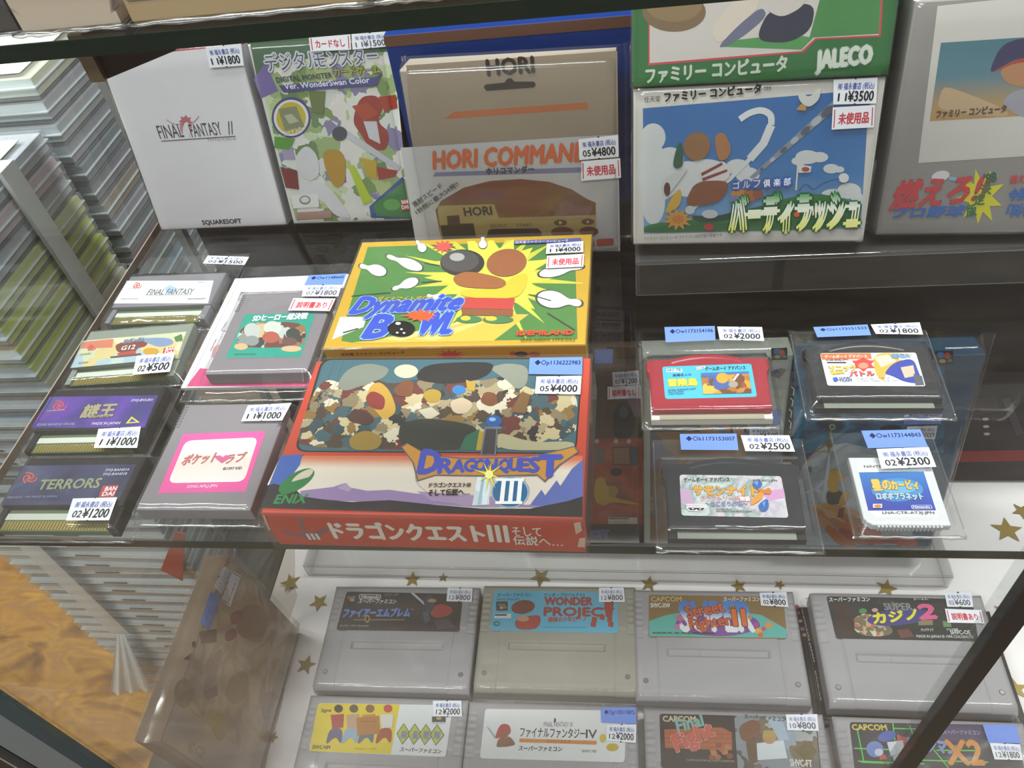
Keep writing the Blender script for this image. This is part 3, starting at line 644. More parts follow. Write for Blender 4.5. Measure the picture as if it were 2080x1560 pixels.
sleeve(r, w, h, 20, 1.5, 1.5, 1, 1, 14, amp=.15, cy=h / 2)

# green box on top of it
M0 = XF[r.name] @ Matrix.Translation((0, (h + .6) / 1000, 0))
r2 = bpy.data.objects.new('game_box', None); COL.objects.link(r2); r2.matrix_world = M0; XF[r2.name] = M0
meta(r2, 'green box with red-ruled picture and white maker name, stacked on the golf box', 'game box')
h2 = 92; carton(r2, w + 1, 0, h2, 21, plain('266c34', .4)); S = front(r2, 21, 'C')
S.b('cover_print').P([(190, 330), (970, 265), (1035, 200), (1360, 185), (1380, -160), (190, -120)], REDI).P([(197, 318), (962, 256), (1030, 192), (1350, 176), (1368, -150), (197, -112)], 'cfc8c2')
S.P([(1000, 190), (1350, 170), (1362, -50), (1060, -30)], '448546').P([(560, 235), (960, 250), (1020, 190), (900, 170), (640, 200)], '4c9450')
S.b('artwork').E(320, 60, 160, 100, '7d6444').E(320, 30, 140, 80, '8f7550').P([(500, 150), (600, 20), (720, -60), (760, 30), (640, 130), (545, 230)], 'd9cdc0').P([(545, 230), (640, 130), (760, 30), (790, 80), (660, 190), (560, 240)], '6a6a86').P([(740, 170), (790, 60), (900, 20), (1030, 20), (1010, 150), (900, 215), (760, 210)], '23263e').P([(780, 50), (820, -20), (1000, -30), (960, 40), (860, 90)], 'cfc6c0')
S.b('lettering').T('ファミリー コンピュータ', 180, 415, 885, 352, 72, 'c9d6c4', .05).T('JALECO', 1035, 345, 1310, 315, 88, 'd9e2d6', .08, '7d9a80', .12)
S.done('cover_print')
sleeve(r2, w + 1, h2, 21, 1.5, 1.5, 1, 1, 15, amp=.15, cy=h2 / 2)

# baseball box at the right
r, w, h = stand_box('game_box', 'grey box with baseball picture and red brush title, at the rear right', 'game box', (1782, 470), (2320, 478), (1838, 30), (2400, -60), 24, 22, 15)
carton(r, w, 0, h, 22, plain('9c9894', .5)); S = front(r, 22, 'C')
S.b('cover_print').P([(1645, 30), (2500, -60), (2480, 760), (1548, 820)], 'dcd8d2').P([(1662, 215), (2500, 160), (2480, 560), (1605, 610)], blend(['c99a5c', 'b99a6c', '5f8a9a', '4f7f8e'], 'Y', 52, 88, 'painted_field'))
S.b('artwork').P([(1660, 460), (1690, 430), (1960, 535), (2010, 575), (1960, 590), (1640, 560)], 'd0b08a').P([(1900, 370), (1960, 230), (2060, 190), (2200, 200), (2200, 300), (2050, 290), (1960, 340)], '3a3560').P([(1900, 370), (1960, 340), (2060, 290), (2160, 290), (2160, 320), (2050, 312), (1950, 355)], 'b5482f').P([(1950, 350), (2060, 310), (2200, 320), (2200, 440), (2080, 440), (1990, 420)], 'c08a64').P([(1960, 520), (2030, 450), (2200, 440), (2200, 600), (2060, 590)], 'a9a7b4')
S.b('burst').Bu(1860, 990, 130, 170, .45, 9, 'e8e032', .3, .2)
S.b('artwork').E(1660, 885, 46, 26, 'e6e6ea', -14).P([(1700, 885), (1780, 900), (1785, 915), (1705, 905)], '9fc0e0').Bu(1790, 912, 30, 24, .5, 8, 'e3c93a')
S.b('lettering').T('燃えろ!!', 1405, 1045, 1870, 1000, 130, 'd8454c', .05, '2e2a30', .04, slant=.25).T('プロ野球', 1410, 1095, 1770, 1080, 48, '3f74c4', .06, slant=.2)
S.T("'88", 1880, 925, 1940, 910, 50, '2f6a44', .04).T('決', 1858, 980, 1912, 970, 55, '3a7a50', .03).T('定', 1825, 1030, 1880, 1022, 50, '3a7a50', .03).T('版', 1790, 1085, 1840, 1075, 55, '3a7a50', .03)
S.T('燃えろ!!プロ野球', 2005, 918, 2300, 900, 36, 'cf4a50', .04).T('今回は', 1995, 1005, 2140, 990, 54, '3f74c4', .06, slant=.15).T('「科学的」', 1985, 1085, 2190, 1070, 56, '3f74c4', .06, slant=.15).T('ファミリー コンピュータ', 1635, 590, 1985, 560, 34, '4a3a2c', .04)
S.done('cover_print')
sleeve(r, w, h, 22, 9, 3, 4, 2, 16, cy=h / 2)

# yellow box lying in front of the controller box
def flat_thing(name, label, cat, x, y, a, z=0.2, group=None): return thing(name, label, cat, (x, y, z), rz(a), group)
r = flat_thing('game_box', 'yellow-bordered box with bowling pins and starburst, lying above the red box', 'game box', -89.7, 328.1, -.9)
w, h, t = 136.5, 89.3, 20
carton(r, w, -h / 2, h / 2, t, plain('cda428', .4)); S = front(r, t, 'E')
S.b('cover_print').P([(425, 150), (1640, 110), (1655, 690), (330, 710), (270, 700), (300, 560)], '4a8038')
S.clip = (-w / 2 + 3.5, -h / 2 + 3, w / 2 - 3.5, h / 2 - 3)
S.Bu(1160, 330, 640, 400, .33, 22, 'cfcc44', .1, .35).Bu(1150, 330, 400, 290, .6, 16, 'e4df4e', .0, .2)
S.P([(180, 715), (260, 560), (420, 560), (400, 620), (200, 700)], 'd5d8d4').P([(330, 712), (480, 690), (930, 600), (1000, 545), (1370, 545), (1130, 725)], 'd9b945').P([(520, 690), (960, 590), (1000, 590), (620, 700)], 'ecd98a').P([(700, 690), (1060, 590), (1110, 590), (820, 700)], 'ead27a')
S.clip = (-w / 2, -h / 2, w / 2, h / 2)
S.b('artwork')
def pin(cx, cy, L, a, wd):
    pts = []
    for s, k in ((0, .3), (.1, .75), (.3, 1), (.5, .85), (.66, .42), (.75, .3), (.85, .42), (.95, .38), (1, .15)): pts.append((s, k))
    P = [(s - .5, k) for s, k in pts] + [(s - .5, -k) for s, k in pts[::-1]]
    c, q = math.cos(math.radians(a)), math.sin(math.radians(a))
    for g, col in ((1.1, '3c4438'), (1, 'e0e3e2')): S.P([(cx + L * u * g * c - wd * v * g * q, cy + L * u * g * q + wd * v * g * c) for u, v in P], col)
for p in ((455, 280, 160, 195, 34), (640, 240, 220, 200, 32), (645, 372, 160, 160, 30), (830, 445, 120, 190, 22), (735, 145, 80, 230, 26), (1550, 465, 260, 8, 52), (1560, 290, 260, -10, 30), (1100, 125, 70, 270, 26)): pin(*p)
for a, b_ in (((760, 245), (850, 262)), ((330, 440), (560, 420)), ((740, 360), (860, 352)), ((1370, 430), (1500, 468)), ((1480, 540), (1640, 640)), ((280, 655), (370, 630))): S.Ln([a, b_], .7, '2f3a2a')
S.Bu(870, 150, 70, 40, .5, 11, 'd8504c')
# stand-in: a plain dark ball over rounded colour fields
S.E(980, 245, 130, 78, '2a2622').E(965, 235, 112, 64, '4a4644').E(950, 212, 44, 24, 'a9a8a8').E(1240, 245, 118, 80, '9c5c30', -8).P([(915, 330), (1010, 290), (1240, 340), (1230, 400), (960, 390)], 'a5622e').P([(960, 400), (1220, 405), (1260, 330), (1370, 300), (1350, 400), (1290, 460), (980, 450)], 'e0c52c').P([(970, 450), (1290, 455), (1275, 520), (975, 512)], 'c63c34').P([(975, 515), (1280, 522), (1275, 560), (980, 552)], '8f5026').E(1020, 578, 75, 22, '3d7c46').E(1190, 580, 90, 22, '3d7c46').E(1000, 572, 30, 14, 'd8c23a').E(1150, 574, 34, 14, 'd8c23a')
S.b('lettering').T('ダイナマイトボウル', 480, 472, 815, 466, 26, 'cfa93a', .03).T('Dynamite', 318, 545, 955, 520, 92, '3d51b8', .07, '8fb2e0', .11, slant=.35).T('B', 395, 688, 520, 685, 128, '3d51b8', .07, '8fb2e0', .11, slant=.25).T('WL', 705, 672, 905, 660, 120, '3d51b8', .07, '8fb2e0', .11, slant=.25)
S.b('emblem').Bu(735, 560, 125, 46, .5, 12, 'e05a30', 0, .3).E(623, 636, 80, 46, '1e1a1c').E(605, 606, 16, 8, 'e6e6e6').E(600, 660, 8, 5, 'd6d6d6').E(640, 662, 8, 5, 'd6d6d6').E(625, 640, 8, 5, 'd6d6d6')
S.b('lettering').T('IDEMILAND', 1300, 675, 1630, 670, 26, 'd4482f', .08).T('❺FS-2005G(TFS-DL)' if 0 else '⑤FS-2005G (TFS-DL)', 1320, 710, 1640, 706, 15, '4a3a10', .02)
S.b('cover_print').P([(1285, 122), (1675, 105), (1680, 125), (1285, 140)], '5a5f9a'); S.b('lettering').T('任天堂ファミリーコンピュータ', 1290, 138, 1600, 126, 14, 'e6e6f0')
S.done('cover_print')
S = Surf(r, (0, -h / 2, 0), (1, 0, 0), (0, 0, 1), 'E')
S.b('lettering').T('任天堂 ファミリー コンピュータ', 270, 786, 640, 774, 14, '3a2c08', .03); S.b('artwork').Bu(910, 782, 90, 34, .5, 11, 'cf4a2a').Bu(1275, 775, 24, 18, .5, 9, 'cf4a2a').E(1325, 778, 40, 16, '3a3430').E(1400, 778, 36, 14, 'b0622e')
S.done()
sticker(r, 'E', t + 1.1, [(1475, 130), (1690, 115), (1690, 180), (1470, 190)], 'p', '11¥4000')
sticker(r, 'E', t + 1.1, [(1477, 202), (1695, 190), (1690, 265), (1470, 275)], 'r', '未使用品')
def boxsleeve(root, w, h, t, seed, amp=.15, m=1.6):
    """film over the top, front and sides of a lying box"""
    nx, ny = 24, 16; v = []; f = []
    X = [-w / 2 - m] + [-w / 2 - m + .8] + [-w / 2 + w * i / nx for i in range(nx + 1)] + [w / 2 + m - .8, w / 2 + m]
    Y = [-h / 2 - m, -h / 2 - m + .8] + [-h / 2 + h * j / ny for j in range(ny + 1)] + [h / 2 + m - .8, h / 2 + m]
    prof = [(-1, .3)]
    for y in [Y[0]] + Y:
        for x in X:
            first = (y == Y[0] and len(v) < len(X)); edge = min(abs(x - X[0]), abs(x - X[-1]))
            z = .4 if first or edge < .01 else t + .7 - (.6 if edge < 1 else 0) - (.6 if y < Y[1] else 0)
            v.append((x, y - (.4 if first else 0), z + (0 if z < 1 else amp * abs(noise.noise(Vector((x * .07, y * .07, seed)))))))
    n = len(X)
    for j in range(len(v) // n - 1):
        for i in range(n - 1): f.append((j * n + i, j * n + i + 1, (j + 1) * n + i + 1, (j + 1) * n + i))
    return build('plastic_sleeve', v, f, M_FILM, root)
boxsleeve(r, w, h, t, 4, .2)

# red box at the shelf's front edge
w, h, t = 137, 90, 26
r = flat_thing('game_box', 'worn red box with sword-shaped title, at the front edge of the middle shelf', 'game box', -88.2, 223.1, -.8)
red = plain('c8442c', .45); carton(r, w, -h / 2, h / 2, t, red); S = front(r, t, 'E')
crowd = patches(['4a3a2c', '8a7a5c', 'c9b88e', '6a3028', '2a2a2c', 'd9cfb8', '3f5a62', '8a6a34', 'a99a78', '35484e'], 170, 'storybook_patchwork')
teal = plain('3d6470')
S.b('cover_print').RR([(155, 805), (1690, 800), (1648, 1365), (-8, 1352)], 6, '191614').RR([(166, 812), (1680, 808), (1640, 1358), (6, 1345)], 5.6, teal)
S.b('artwork').P([(100, 1010), (180, 920), (300, 960), (420, 900), (560, 960), (700, 920), (1080, 940), (1250, 900), (1400, 1000), (1560, 960), (1662, 1010), (1638, 1345), (30, 1335), (15, 1250)], crowd)
for g in range(5): S.Ln([(120 + g * 55, 820), (20 + g * 55, 1100)], .15, '2c4a54')
S.P([(240, 960), (310, 860), (430, 830), (560, 860), (520, 920), (400, 960), (290, 1000)], '7f8578').P([(1130, 860), (1240, 830), (1370, 850), (1360, 960), (1300, 990), (1240, 930)], '8a8e80').E(650, 880, 70, 40, 'cfc6ae').P([(410, 1050), (440, 960), (500, 940), (560, 1000), (600, 1120), (520, 1170), (470, 1110)], 'c79a3a').P([(405, 1040), (450, 990), (530, 1030), (520, 1110), (450, 1100)], '8a2e26')
# plain central shapes standing in for the drawn figures
S.P([(690, 930), (760, 840), (1000, 825), (1180, 830), (1120, 920), (900, 960)], '1a1718').P([(740, 1010), (800, 980), (860, 1000), (850, 1060), (780, 1070)], 'b08f2e').E(960, 990, 40, 28, '2f7ab8').P([(900, 1060), (980, 1030), (1050, 1070), (1010, 1130), (930, 1130)], 'cdb89a').P([(720, 1110), (800, 1090), (850, 1130), (780, 1170)], 'cfc6ae').P([(1000, 930), (1060, 950), (1050, 1000), (1010, 990)], 'b99a34').P([(600, 1200), (740, 1150), (1040, 1190), (1090, 1260), (1000, 1345), (620, 1345)], '2e342c').P([(960, 1345), (1000, 1260), (1080, 1220), (1100, 1345)], '2f6a50').P([(1060, 1345), (1080, 1230), (1110, 1240), (1120, 1345)], 'b99a34').P([(1170, 1345), (1180, 1230), (1380, 1300), (1638, 1290), (1636, 1345)], 'b9b08c').P([(300, 1140), (380, 1100), (470, 1150), (440, 1200), (320, 1180)], '4a2c24').P([(310, 1270), (420, 1220), (520, 1280), (480, 1345), (330, 1345)], '9a7c30').P([(1080, 1060), (1110, 1000), (1180, 1010), (1190, 1070), (1140, 1090)], '7a4426').P([(1260, 1120), (1330, 1000), (1380, 1020), (1350, 1130)], '7d5a30').P([(570, 990), (640, 930), (700, 940), (690, 1030), (600, 1030)], '7a4426')
S.b('cover_print')
def hp(s_): return [(float(a) , float(b_)) for a, b_ in zip(s_.split()[::2], s_.split()[1::2])]
S.view('H'); S.P(hp('115 480 185 330 1780 330 1770 640 85 605'), blend(['e8dcd0', 'eee0d0', 'd9805c', 'c8442c'], 'Y', -27, -11, 'sunset_band'))
S.P(hp('290 515 460 495 520 475 545 497 640 515 760 510 900 530 1050 535 1200 550 1480 590 1780 560 1775 610 1300 600 280 560'), '9a80b0').P(hp('480 500 528 473 560 505 540 520'), 'b59ac0')
S.P(hp('185 330 300 322 285 380 240 440 190 500 120 490'), '3a62b4').P(hp('1500 590 1560 510 1580 540 1640 460 1660 490 1720 400 1780 350 1778 580 1600 600'), '5a6ab4').P(hp('100 490 150 478 260 505 300 545 400 560 560 575 760 565 1000 590 1250 610 1500 610 1700 570 1778 545 1776 655 75 605'), '1d1a1e')
S.b('emblem').E(268, 465, 108, 44, '1f7a3a', -32).E(300, 440, 66, 22, 'd9c9b8', -32).P(hp('215 505 240 470 345 440 340 458 270 490'), '1f7a3a')
S.b('lettering').T('ENIX', 147, 583, 312, 580, 46, '1f8a44', .05, slant=.15)
S.b('emblem').E(1195, 480, 305, 120, '9fa6b4', 8).E(1195, 480, 300, 116, 'e4d3c4', 8).P(hp('905 520 1490 560 1420 600 1195 596 980 570'), 'a890b4').P(hp('1000 590 1250 596 1400 600 1200 602'), '9a80b0')
S.P(hp('1260 185 1330 185 1320 330 1238 330'), '77747a').P(hp('1268 190 1322 190 1312 325 1246 325'), '3c3a40').E(1310, 150, 42, 32, '1f5aa6').E(1302, 140, 18, 10, '8fc0e6').P(hp('1262 178 1352 178 1348 192 1262 190'), '77747a')
S.P(hp('1225 430 1290 430 1285 590 1195 595'), 'd5e2ea').P(hp('1250 430 1265 430 1240 590 1222 592'), '9fb6c6').E(1395, 525, 100, 84, '9fb0bc').E(1395, 525, 92, 77, '2f6a9c')
S.P(hp('820 285 850 265 960 325 1150 345 1400 340 1560 325 1735 280 1760 312 1660 385 1580 475 1540 440 1300 445 1000 440 905 470 880 370'), '6a6468').P(hp('828 287 855 270 960 332 1150 352 1400 347 1560 332 1730 288 1750 312 1650 380 1578 462 1540 430 1300 436 1000 432 912 460 888 368'), 'c08a44')
S.b('lettering')
TD = [('D', 910, 1010, 425, 330, 120), ('R', 1015, 1085, 425, 352, 75), ('A', 1085, 1150, 420, 360, 65), ('G', 1150, 1205, 416, 362, 62), ('O', 1205, 1262, 414, 362, 60), ('N', 1262, 1320, 412, 362, 60), ('Q', 1335, 1390, 412, 362, 60), ('U', 1390, 1440, 412, 362, 62), ('E', 1440, 1492, 415, 358, 65), ('S', 1492, 1545, 420, 350, 75), ('T', 1545, 1660, 445, 320, 110)]
for ch, x0, x1, y, _, hh in TD: S.T(ch, x0, y, x1, y, hh, '4a55b0', .07)
S.T('III', 1342, 585, 1448, 585, 124, 'f0f2f4', .02).Ln([(1318, 462), (1470, 462)], 1.4, 'f0f2f4').Ln([(1318, 583), (1460, 583)], 1.4, 'f0f2f4')
S.T('ドラゴンクエストⅢ', 968, 502, 1184, 500, 24, '1d1a1c', .03).T('そして伝説へ…', 962, 546, 1180, 540, 32, '1d1a1c', .03)
S.b('emblem').Bu(1285, 435, 95, 120, .13, 8, 'e8e03c', .25, .4).E(1285, 435, 22, 22, 'f2ee9a')
S.done('cover_print')
S = Surf(r, (0, -h / 2, 0), (1, 0, 0), (0, 0, 1), 'H'); spine = S
S.b('spine_print').P(hp('180 715 265 735 330 738 440 700 425 730 345 768 300 755 220 745'), '8a5a6a').E(280, 655, 9, 7, '4a7ab0').P(hp('274 660 290 660 325 745 305 745'), '7a6a70').T('III', 335, 768, 392, 768, 30, 'e0e2e4', .05)
S.b('lettering').T('ドラゴンクエスト', 470, 756, 1265, 776, 84, 'f0e6da', .05).T('III', 1290, 778, 1390, 782, 86, 'f0e6da', .03).T('そして', 1410, 745, 1562, 748, 44, 'f0e6da', .02).T('伝説へ…', 1415, 790, 1672, 800, 44, 'f0e6da', .02)
S.b('scuffs').P(hp('1730 680 1765 672 1775 720 1742 740'), 'd9c0a8').P(hp('1760 760 1792 755 1790 808 1750 806'), 'd9c0a8').P(hp('85 635 100 640 130 720 118 715'), 'd9b09a')
S.done()
sticker(r, 'E', t + 1.1, [(1375, 800), (1685, 795), (1683, 900), (1368, 895)], 'b', '◆○p1136222983')
sticker(r, 'E', t + 1.1, [(1415, 910), (1680, 905), (1672, 1015), (1405, 1010)], 'p', '05¥4000')
boxsleeve(r, w, h, t, 9, .2, 1.8)

# ---------------------------------------------------------------- small cartridges on the middle shelf
def swirl(S, cx, cy, r, c='d2483f'):
    for k in range(3):
        pts = []
        for i in range(9):
            a = k * 2.094 + i * .35; q = r * (1 - i * .085); pts.append((cx + q * 1.25 * math.cos(a), cy + q * .95 * math.sin(a)))
        S.Ln(pts, .75, c)
    S.E(cx, cy, r * .3, r * .25, c)
GOLD = plain('b39a4a', .3, .5, .6, 'gold_contact'); PCB = plain('5d6f52', .4, name='circuit_green')
def swan_cart(label, x, y, a, shellmat, w=64, h=41, t=8, ph=12):
    """small wide cartridge: shell above, bare contact strip along its lower edge"""
    r = flat_thing('game_cartridge', label, 'game cartridge', x, y, a)
    y0, y1 = -h / 2, h / 2
    MB().prism([(-w / 2, y0 + ph), (w / 2, y0 + ph), (w / 2, y1), (-w / 2, y1)], 0, t, .7).box(-w / 2, y0, 0, -w / 2 + 3, y0 + ph + .5, t - 2).box(w / 2 - 4, y0, 0, w / 2, y0 + ph + .5, t - 1).make('shell', shellmat, r)
    MB().box(-w / 2 + 3, y0, 1.2, w / 2 - 4, y0 + ph + .3, t - 3.4).make('circuit_board', PCB, r)
    m = MB()
    for i in range(34):
        q = -w / 2 + 4.2 + i * (w - 9.5) / 34; m.box(q, y0 + .6, t - 3.4, q + 1.05, y0 + 5.4, t - 3.2)
    m.k = 1; m.box(-w / 2 + 3.4, y0 + 6, t - 3.4, w / 2 - 4.4, y0 + ph - 2.5, t - 2.9)
    m.make('contact_strip', [GOLD, plain('d3d8cc', .4)], r)
    return r
t = 8
# white label
r = swan_cart('wide cartridge with plain white label and thin black title, on the middle shelf', -277.3, 345, 0, plain('7e7d84', .35)); S = Surf(r, (0, 0, t), view='M')
S.b('label').P([(1120, 652), (1880, 650), (1832, 850), (1000, 852)], 'dfe2e2')
S.b('emblem'); swirl(S, 1208, 695, 30, 'cf5a50'); S.Ln([(1130, 722), (1250, 720)], .25, '9a9a9a').P([(1450, 715), (1500, 690), (1560, 720), (1530, 770), (1470, 770)], 'a9c4d8')
S.b('lettering').T('FINAL FANTASY', 1290, 775, 1690, 770, 48, '3e444a').Ln([(1285, 778), (1690, 776)], .25, '3e444a').T('SQUARESOFT', 1650, 818, 1808, 815, 10, '5a5c60', .03).T('©BANDAI 2000 MADE', 1060, 818, 1215, 816, 10, '8a8c90').T('SWJ', 1740, 672, 1790, 671, 10, '8a8c90')
S.done('label'); sticker(r, 'D', t + 2, [(1220, 200), (1462, 208), (1435, 255), (1190, 246)], 'p', '02¥1500'); sleeve(r, 64, 41, t, 3, 4, 27, 4, 21, amp=.9)
# colourful clear-shell cart
r = swan_cart('wide clear-shelled cartridge with colourful label and orange oval, priced 500', -279.7, 297.5, 4, plain('8d9488', .3)); S = Surf(r, (0, 0, t), view='M')
S.b('label').P([(730, 1180), (1640, 1100), (1560, 1330), (620, 1420)], patches(['c9cfae', 'b9d0c6', 'd5c489', 'a9c0cc', 'd9d6b8'], 90, 'pastel_label')).P([(735, 1190), (1000, 1165), (990, 1240), (710, 1250)], 'd07a62')
S.b('artwork').P([(1010, 1200), (1310, 1165), (1290, 1230), (1210, 1245), (1190, 1290), (1030, 1290)], '7d3f3a').P([(1180, 1160), (1500, 1150), (1540, 1210), (1400, 1240), (1300, 1200)], '7f95b8').P([(1530, 1150), (1600, 1120), (1610, 1180), (1550, 1190)], '4f7a4c').E(1330, 1275, 70, 32, 'c99a30').P([(1030, 1290), (1190, 1265), (1200, 1300), (1040, 1310)], 'b5483c').P([(970, 1320), (1240, 1290), (1245, 1308), (975, 1335)], '6a4a48')
S.b('emblem'); swirl(S, 805, 1245, 28); S.P([(1445, 1245), (1545, 1238), (1530, 1298), (1430, 1302)], 'c23e40').T('BAN', 1455, 1268, 1535, 1262, 22, 'f0eeee', .05).T('DAI', 1448, 1296, 1528, 1291, 22, 'f0eeee', .05)
S.b('lettering').T('SDガンダム', 1085, 1205, 1270, 1185, 34, '4a5a80', .04, 'c9cfd9', .08).T('G12', 1065, 1268, 1185, 1255, 36, 'e6dcd2', .05).T('SWJ-BAN001', 700, 1312, 800, 1302, 14, '54584e').T('MADE IN JAPAN', 690, 1388, 775, 1378, 14, '54584e')
S.done('label'); sticker(r, 'M', t + 1.6, [(1205, 1312), (1540, 1285), (1495, 1452), (1165, 1480)], 'p', '02¥500'); sleeve(r, 64, 39, t, 5, 6, 5, 4, 22, amp=.6)
# purple
r = swan_cart('wide black cartridge with purple cloudy label and gold calligraphy title', -277.5, 249.2, 1, plain('16151a', .35)); S = Surf(r, (0, 0, t), view='K')
pur = patches(['2c3a66', '3a2f78', '55389a', '6a3fa0', '3f5a86'], 26, 'purple_cloud_label', 'NOISE')
S.b('label').P([(330, 345), (1045, 335), (955, 545), (205, 552)], pur)
S.b('emblem'); swirl(S, 392, 405, 38); S.Ln([(310, 438), (430, 432)], .35, 'b9a0c8').P([(870, 475), (925, 515), (830, 522)], 'd0c83a').P([(872, 488), (900, 510), (850, 514)], '55389a')
S.b('lettering').T('謎王', 530, 478, 745, 468, 78, 'a39a7c', .05, '1c1a1c', .08).T('SWJ-BVL001', 865, 378, 1005, 374, 16, 'c9c2dc', .03).T('MADE IN JAPAN', 605, 532, 790, 528, 17, 'c9c2dc', .03).T('©2000 BANDAI VISUAL', 240, 540, 495, 533, 17, '9a9cc0', .02).T('ナゾオウ', 590, 490, 720, 484, 20, 'a39a7c', .03, '1c1a1c', .08)
S.done('label'); sticker(r, 'K', t + 1.6, [(650, 557), (930, 541), (905, 682), (620, 682)], 'p', '11¥1000'); sleeve(r, 64, 41, t, 4, 4, 4, 4, 23, amp=.6)
# dark horror title
r = swan_cart('wide black cartridge with dark blue label and pale serif title, at the front left corner', -269, 202.5, .5, plain('141318', .35)); S = Surf(r, (0, 0, t), view='K')
S.b('label').P([(150, 800), (900, 790), (770, 1055), (5, 1060)], patches(['1e2036', '2a2c52', '3a3f66', '4f5878', '2a2248'], 24, 'night_cloud_label', 'NOISE'))
S.b('emblem'); swirl(S, 195, 880, 40, 'd8584a'); S.P([(680, 932), (785, 928), (752, 1006), (650, 1008)], 'c23e48').T('BAN', 690, 966, 765, 963, 26, 'f2eeee', .05).T('DAI', 672, 1000, 748, 997, 26, 'f2eeee', .05)
S.b('lettering').T('TERRORS', 245, 958, 650, 946, 62, '8f9a7c', .05, '20242c', .07).T('テラーズ', 370, 972, 450, 968, 12, '7a8470').T('SWJ-BAN014', 695, 838, 850, 835, 16, 'c9cbe0', .03).T('SWJ-BAN018', 680, 866, 836, 862, 16, 'c9cbe0', .03).T('©BANDAI 1999 MADE IN JAPAN', 45, 1020, 375, 1012, 16, '8f92b0', .02)
S.done('label'); sticker(r, 'K', t + 1.6, [(482, 1016), (775, 1008), (720, 1160), (434, 1162)], 'p', '02¥1200'); sleeve(r, 64, 42, t, 5, 8, 4, 4, 24, amp=.7)

def tall_cart(label, x, y, a, z=.2, grey='857f85', w=57, h=65, t=8):
    """upright portable-console cartridge: notched corner, ridged upper sides, sunk label"""
    r = flat_thing('game_cartridge', label, 'game cartridge', x, y, a, z)
    g = plain(grey, .4, name='grey_shell_' + grey)
    MB().prism([(-w / 2, -h / 2), (w / 2, -h / 2), (w / 2, h / 2 - 14), (w / 2 - 1.6, h / 2 - 14), (w / 2 - 1.6, h / 2), (-w / 2, h / 2)], 0, t, .6).make('shell', g, r)
    m = MB()
    for i in range(8):
        y = h / 2 - 2.2 - i * 1.9
        for s in (-1, 1): m.box(s * (w / 2 - 1.2) - 1.1, y, t - .6, s * (w / 2 - 1.2) + 1.1, y + .95, t + .25)
    m.make('grip_ridges', plain('77727a', .4), r)
    MB().prism(rrect(-w / 2 + 7, -h / 2 + 11, w / 2 - 7, h / 2 - 19, 1.5), t, t + .05).make('label_recess', plain('7d7880', .5), r)
    return r
# teal label on booklet
mz = 0.2
b = flat_thing('instruction_booklet', 'white booklet with pink lower band lying under the grey cartridge with teal label', 'booklet', -205.5, 320.5, 0)
MB().box(-37, -46, 0, 37, 46, 2.2, .3).make('pages', plain('e9e4e8', .5), b)
S = Surf(b, (0, 0, 2.2), view='D'); S.b('cover_print').P([(1175, 860), (1280, 930), (1830, 915), (1825, 968), (1095, 968)], 'd24a80').P([(1175, 860), (1240, 870), (1235, 930), (1095, 968)], 'd24a80')
S.b('artwork').Ln([(1330, 590), (1300, 640), (1345, 650), (1310, 690)], .8, '8a8a90').Ln([(1270, 690), (1235, 760), (1290, 740), (1250, 800)], .8, '8a8a90').P([(1250, 740), (1290, 720), (1280, 790), (1240, 800)], 'd9a0a8'); S.done('cover_print')
S = Surf(b, (0, -46, 0), (1, 0, 0), (0, 0, 1), 'D')
r = tall_cart('grey cartridge with teal picture label, lying on a white and pink booklet', -196.8, 309, 0, 2.6); t = 8
S = Surf(r, (0, 0, t), view='D'); S.b('label').P([(1440, 545), (1850, 535), (1765, 795), (1325, 800)], '1f9a86')
S.b('artwork').P([(1400, 640), (1480, 590), (1800, 590), (1790, 720), (1700, 740), (1380, 740)], patches(['6a4038', '8a8f8a', 'c9b48a', '3a3a3c', 'b9c4c0', '9a6a4a'], 150, 'teal_label_picture'))
for e in ((1480, 640, 48, 44, 'b9bfbc'), (1600, 625, 52, 40, 'c9cdc6'), (1720, 660, 42, 34, '3a4238'), (1480, 700, 40, 30, '8a908e'), (1590, 680, 50, 34, 'b0584a'), (1700, 705, 44, 24, '6a4a48'), (1415, 735, 40, 20, 'cfae84'), (1710, 748, 60, 18, 'd0b288')): S.E(*e)
S.b('lettering').T('SDヒーロー総決戦', 1480, 585, 1800, 570, 34, 'cfe2de', .06, '3f8a86', .1).T('DMG-HEJ MADE IN JAPAN', 1375, 785, 1500, 783, 8, '0f5a4c'); S.done('label')
sticker(r, 'D', t + 1.8, [(1812, 316), (2035, 305), (2010, 370), (1785, 375)], 'b', '◆○w1148660')
sticker(r, 'D', t + 1.8, [(1785, 376), (2005, 368), (1985, 440), (1770, 440)], 'p', '07¥1800', wear=1)
sticker(r, 'D', t + 1.8, [(1722, 450), (1970, 452), (1935, 526), (1690, 522)], 'r', '説明書あり')
sleeve(r, 57, 65, t, 12, 12, 34, 14, 25, amp=.9, cx=-1)
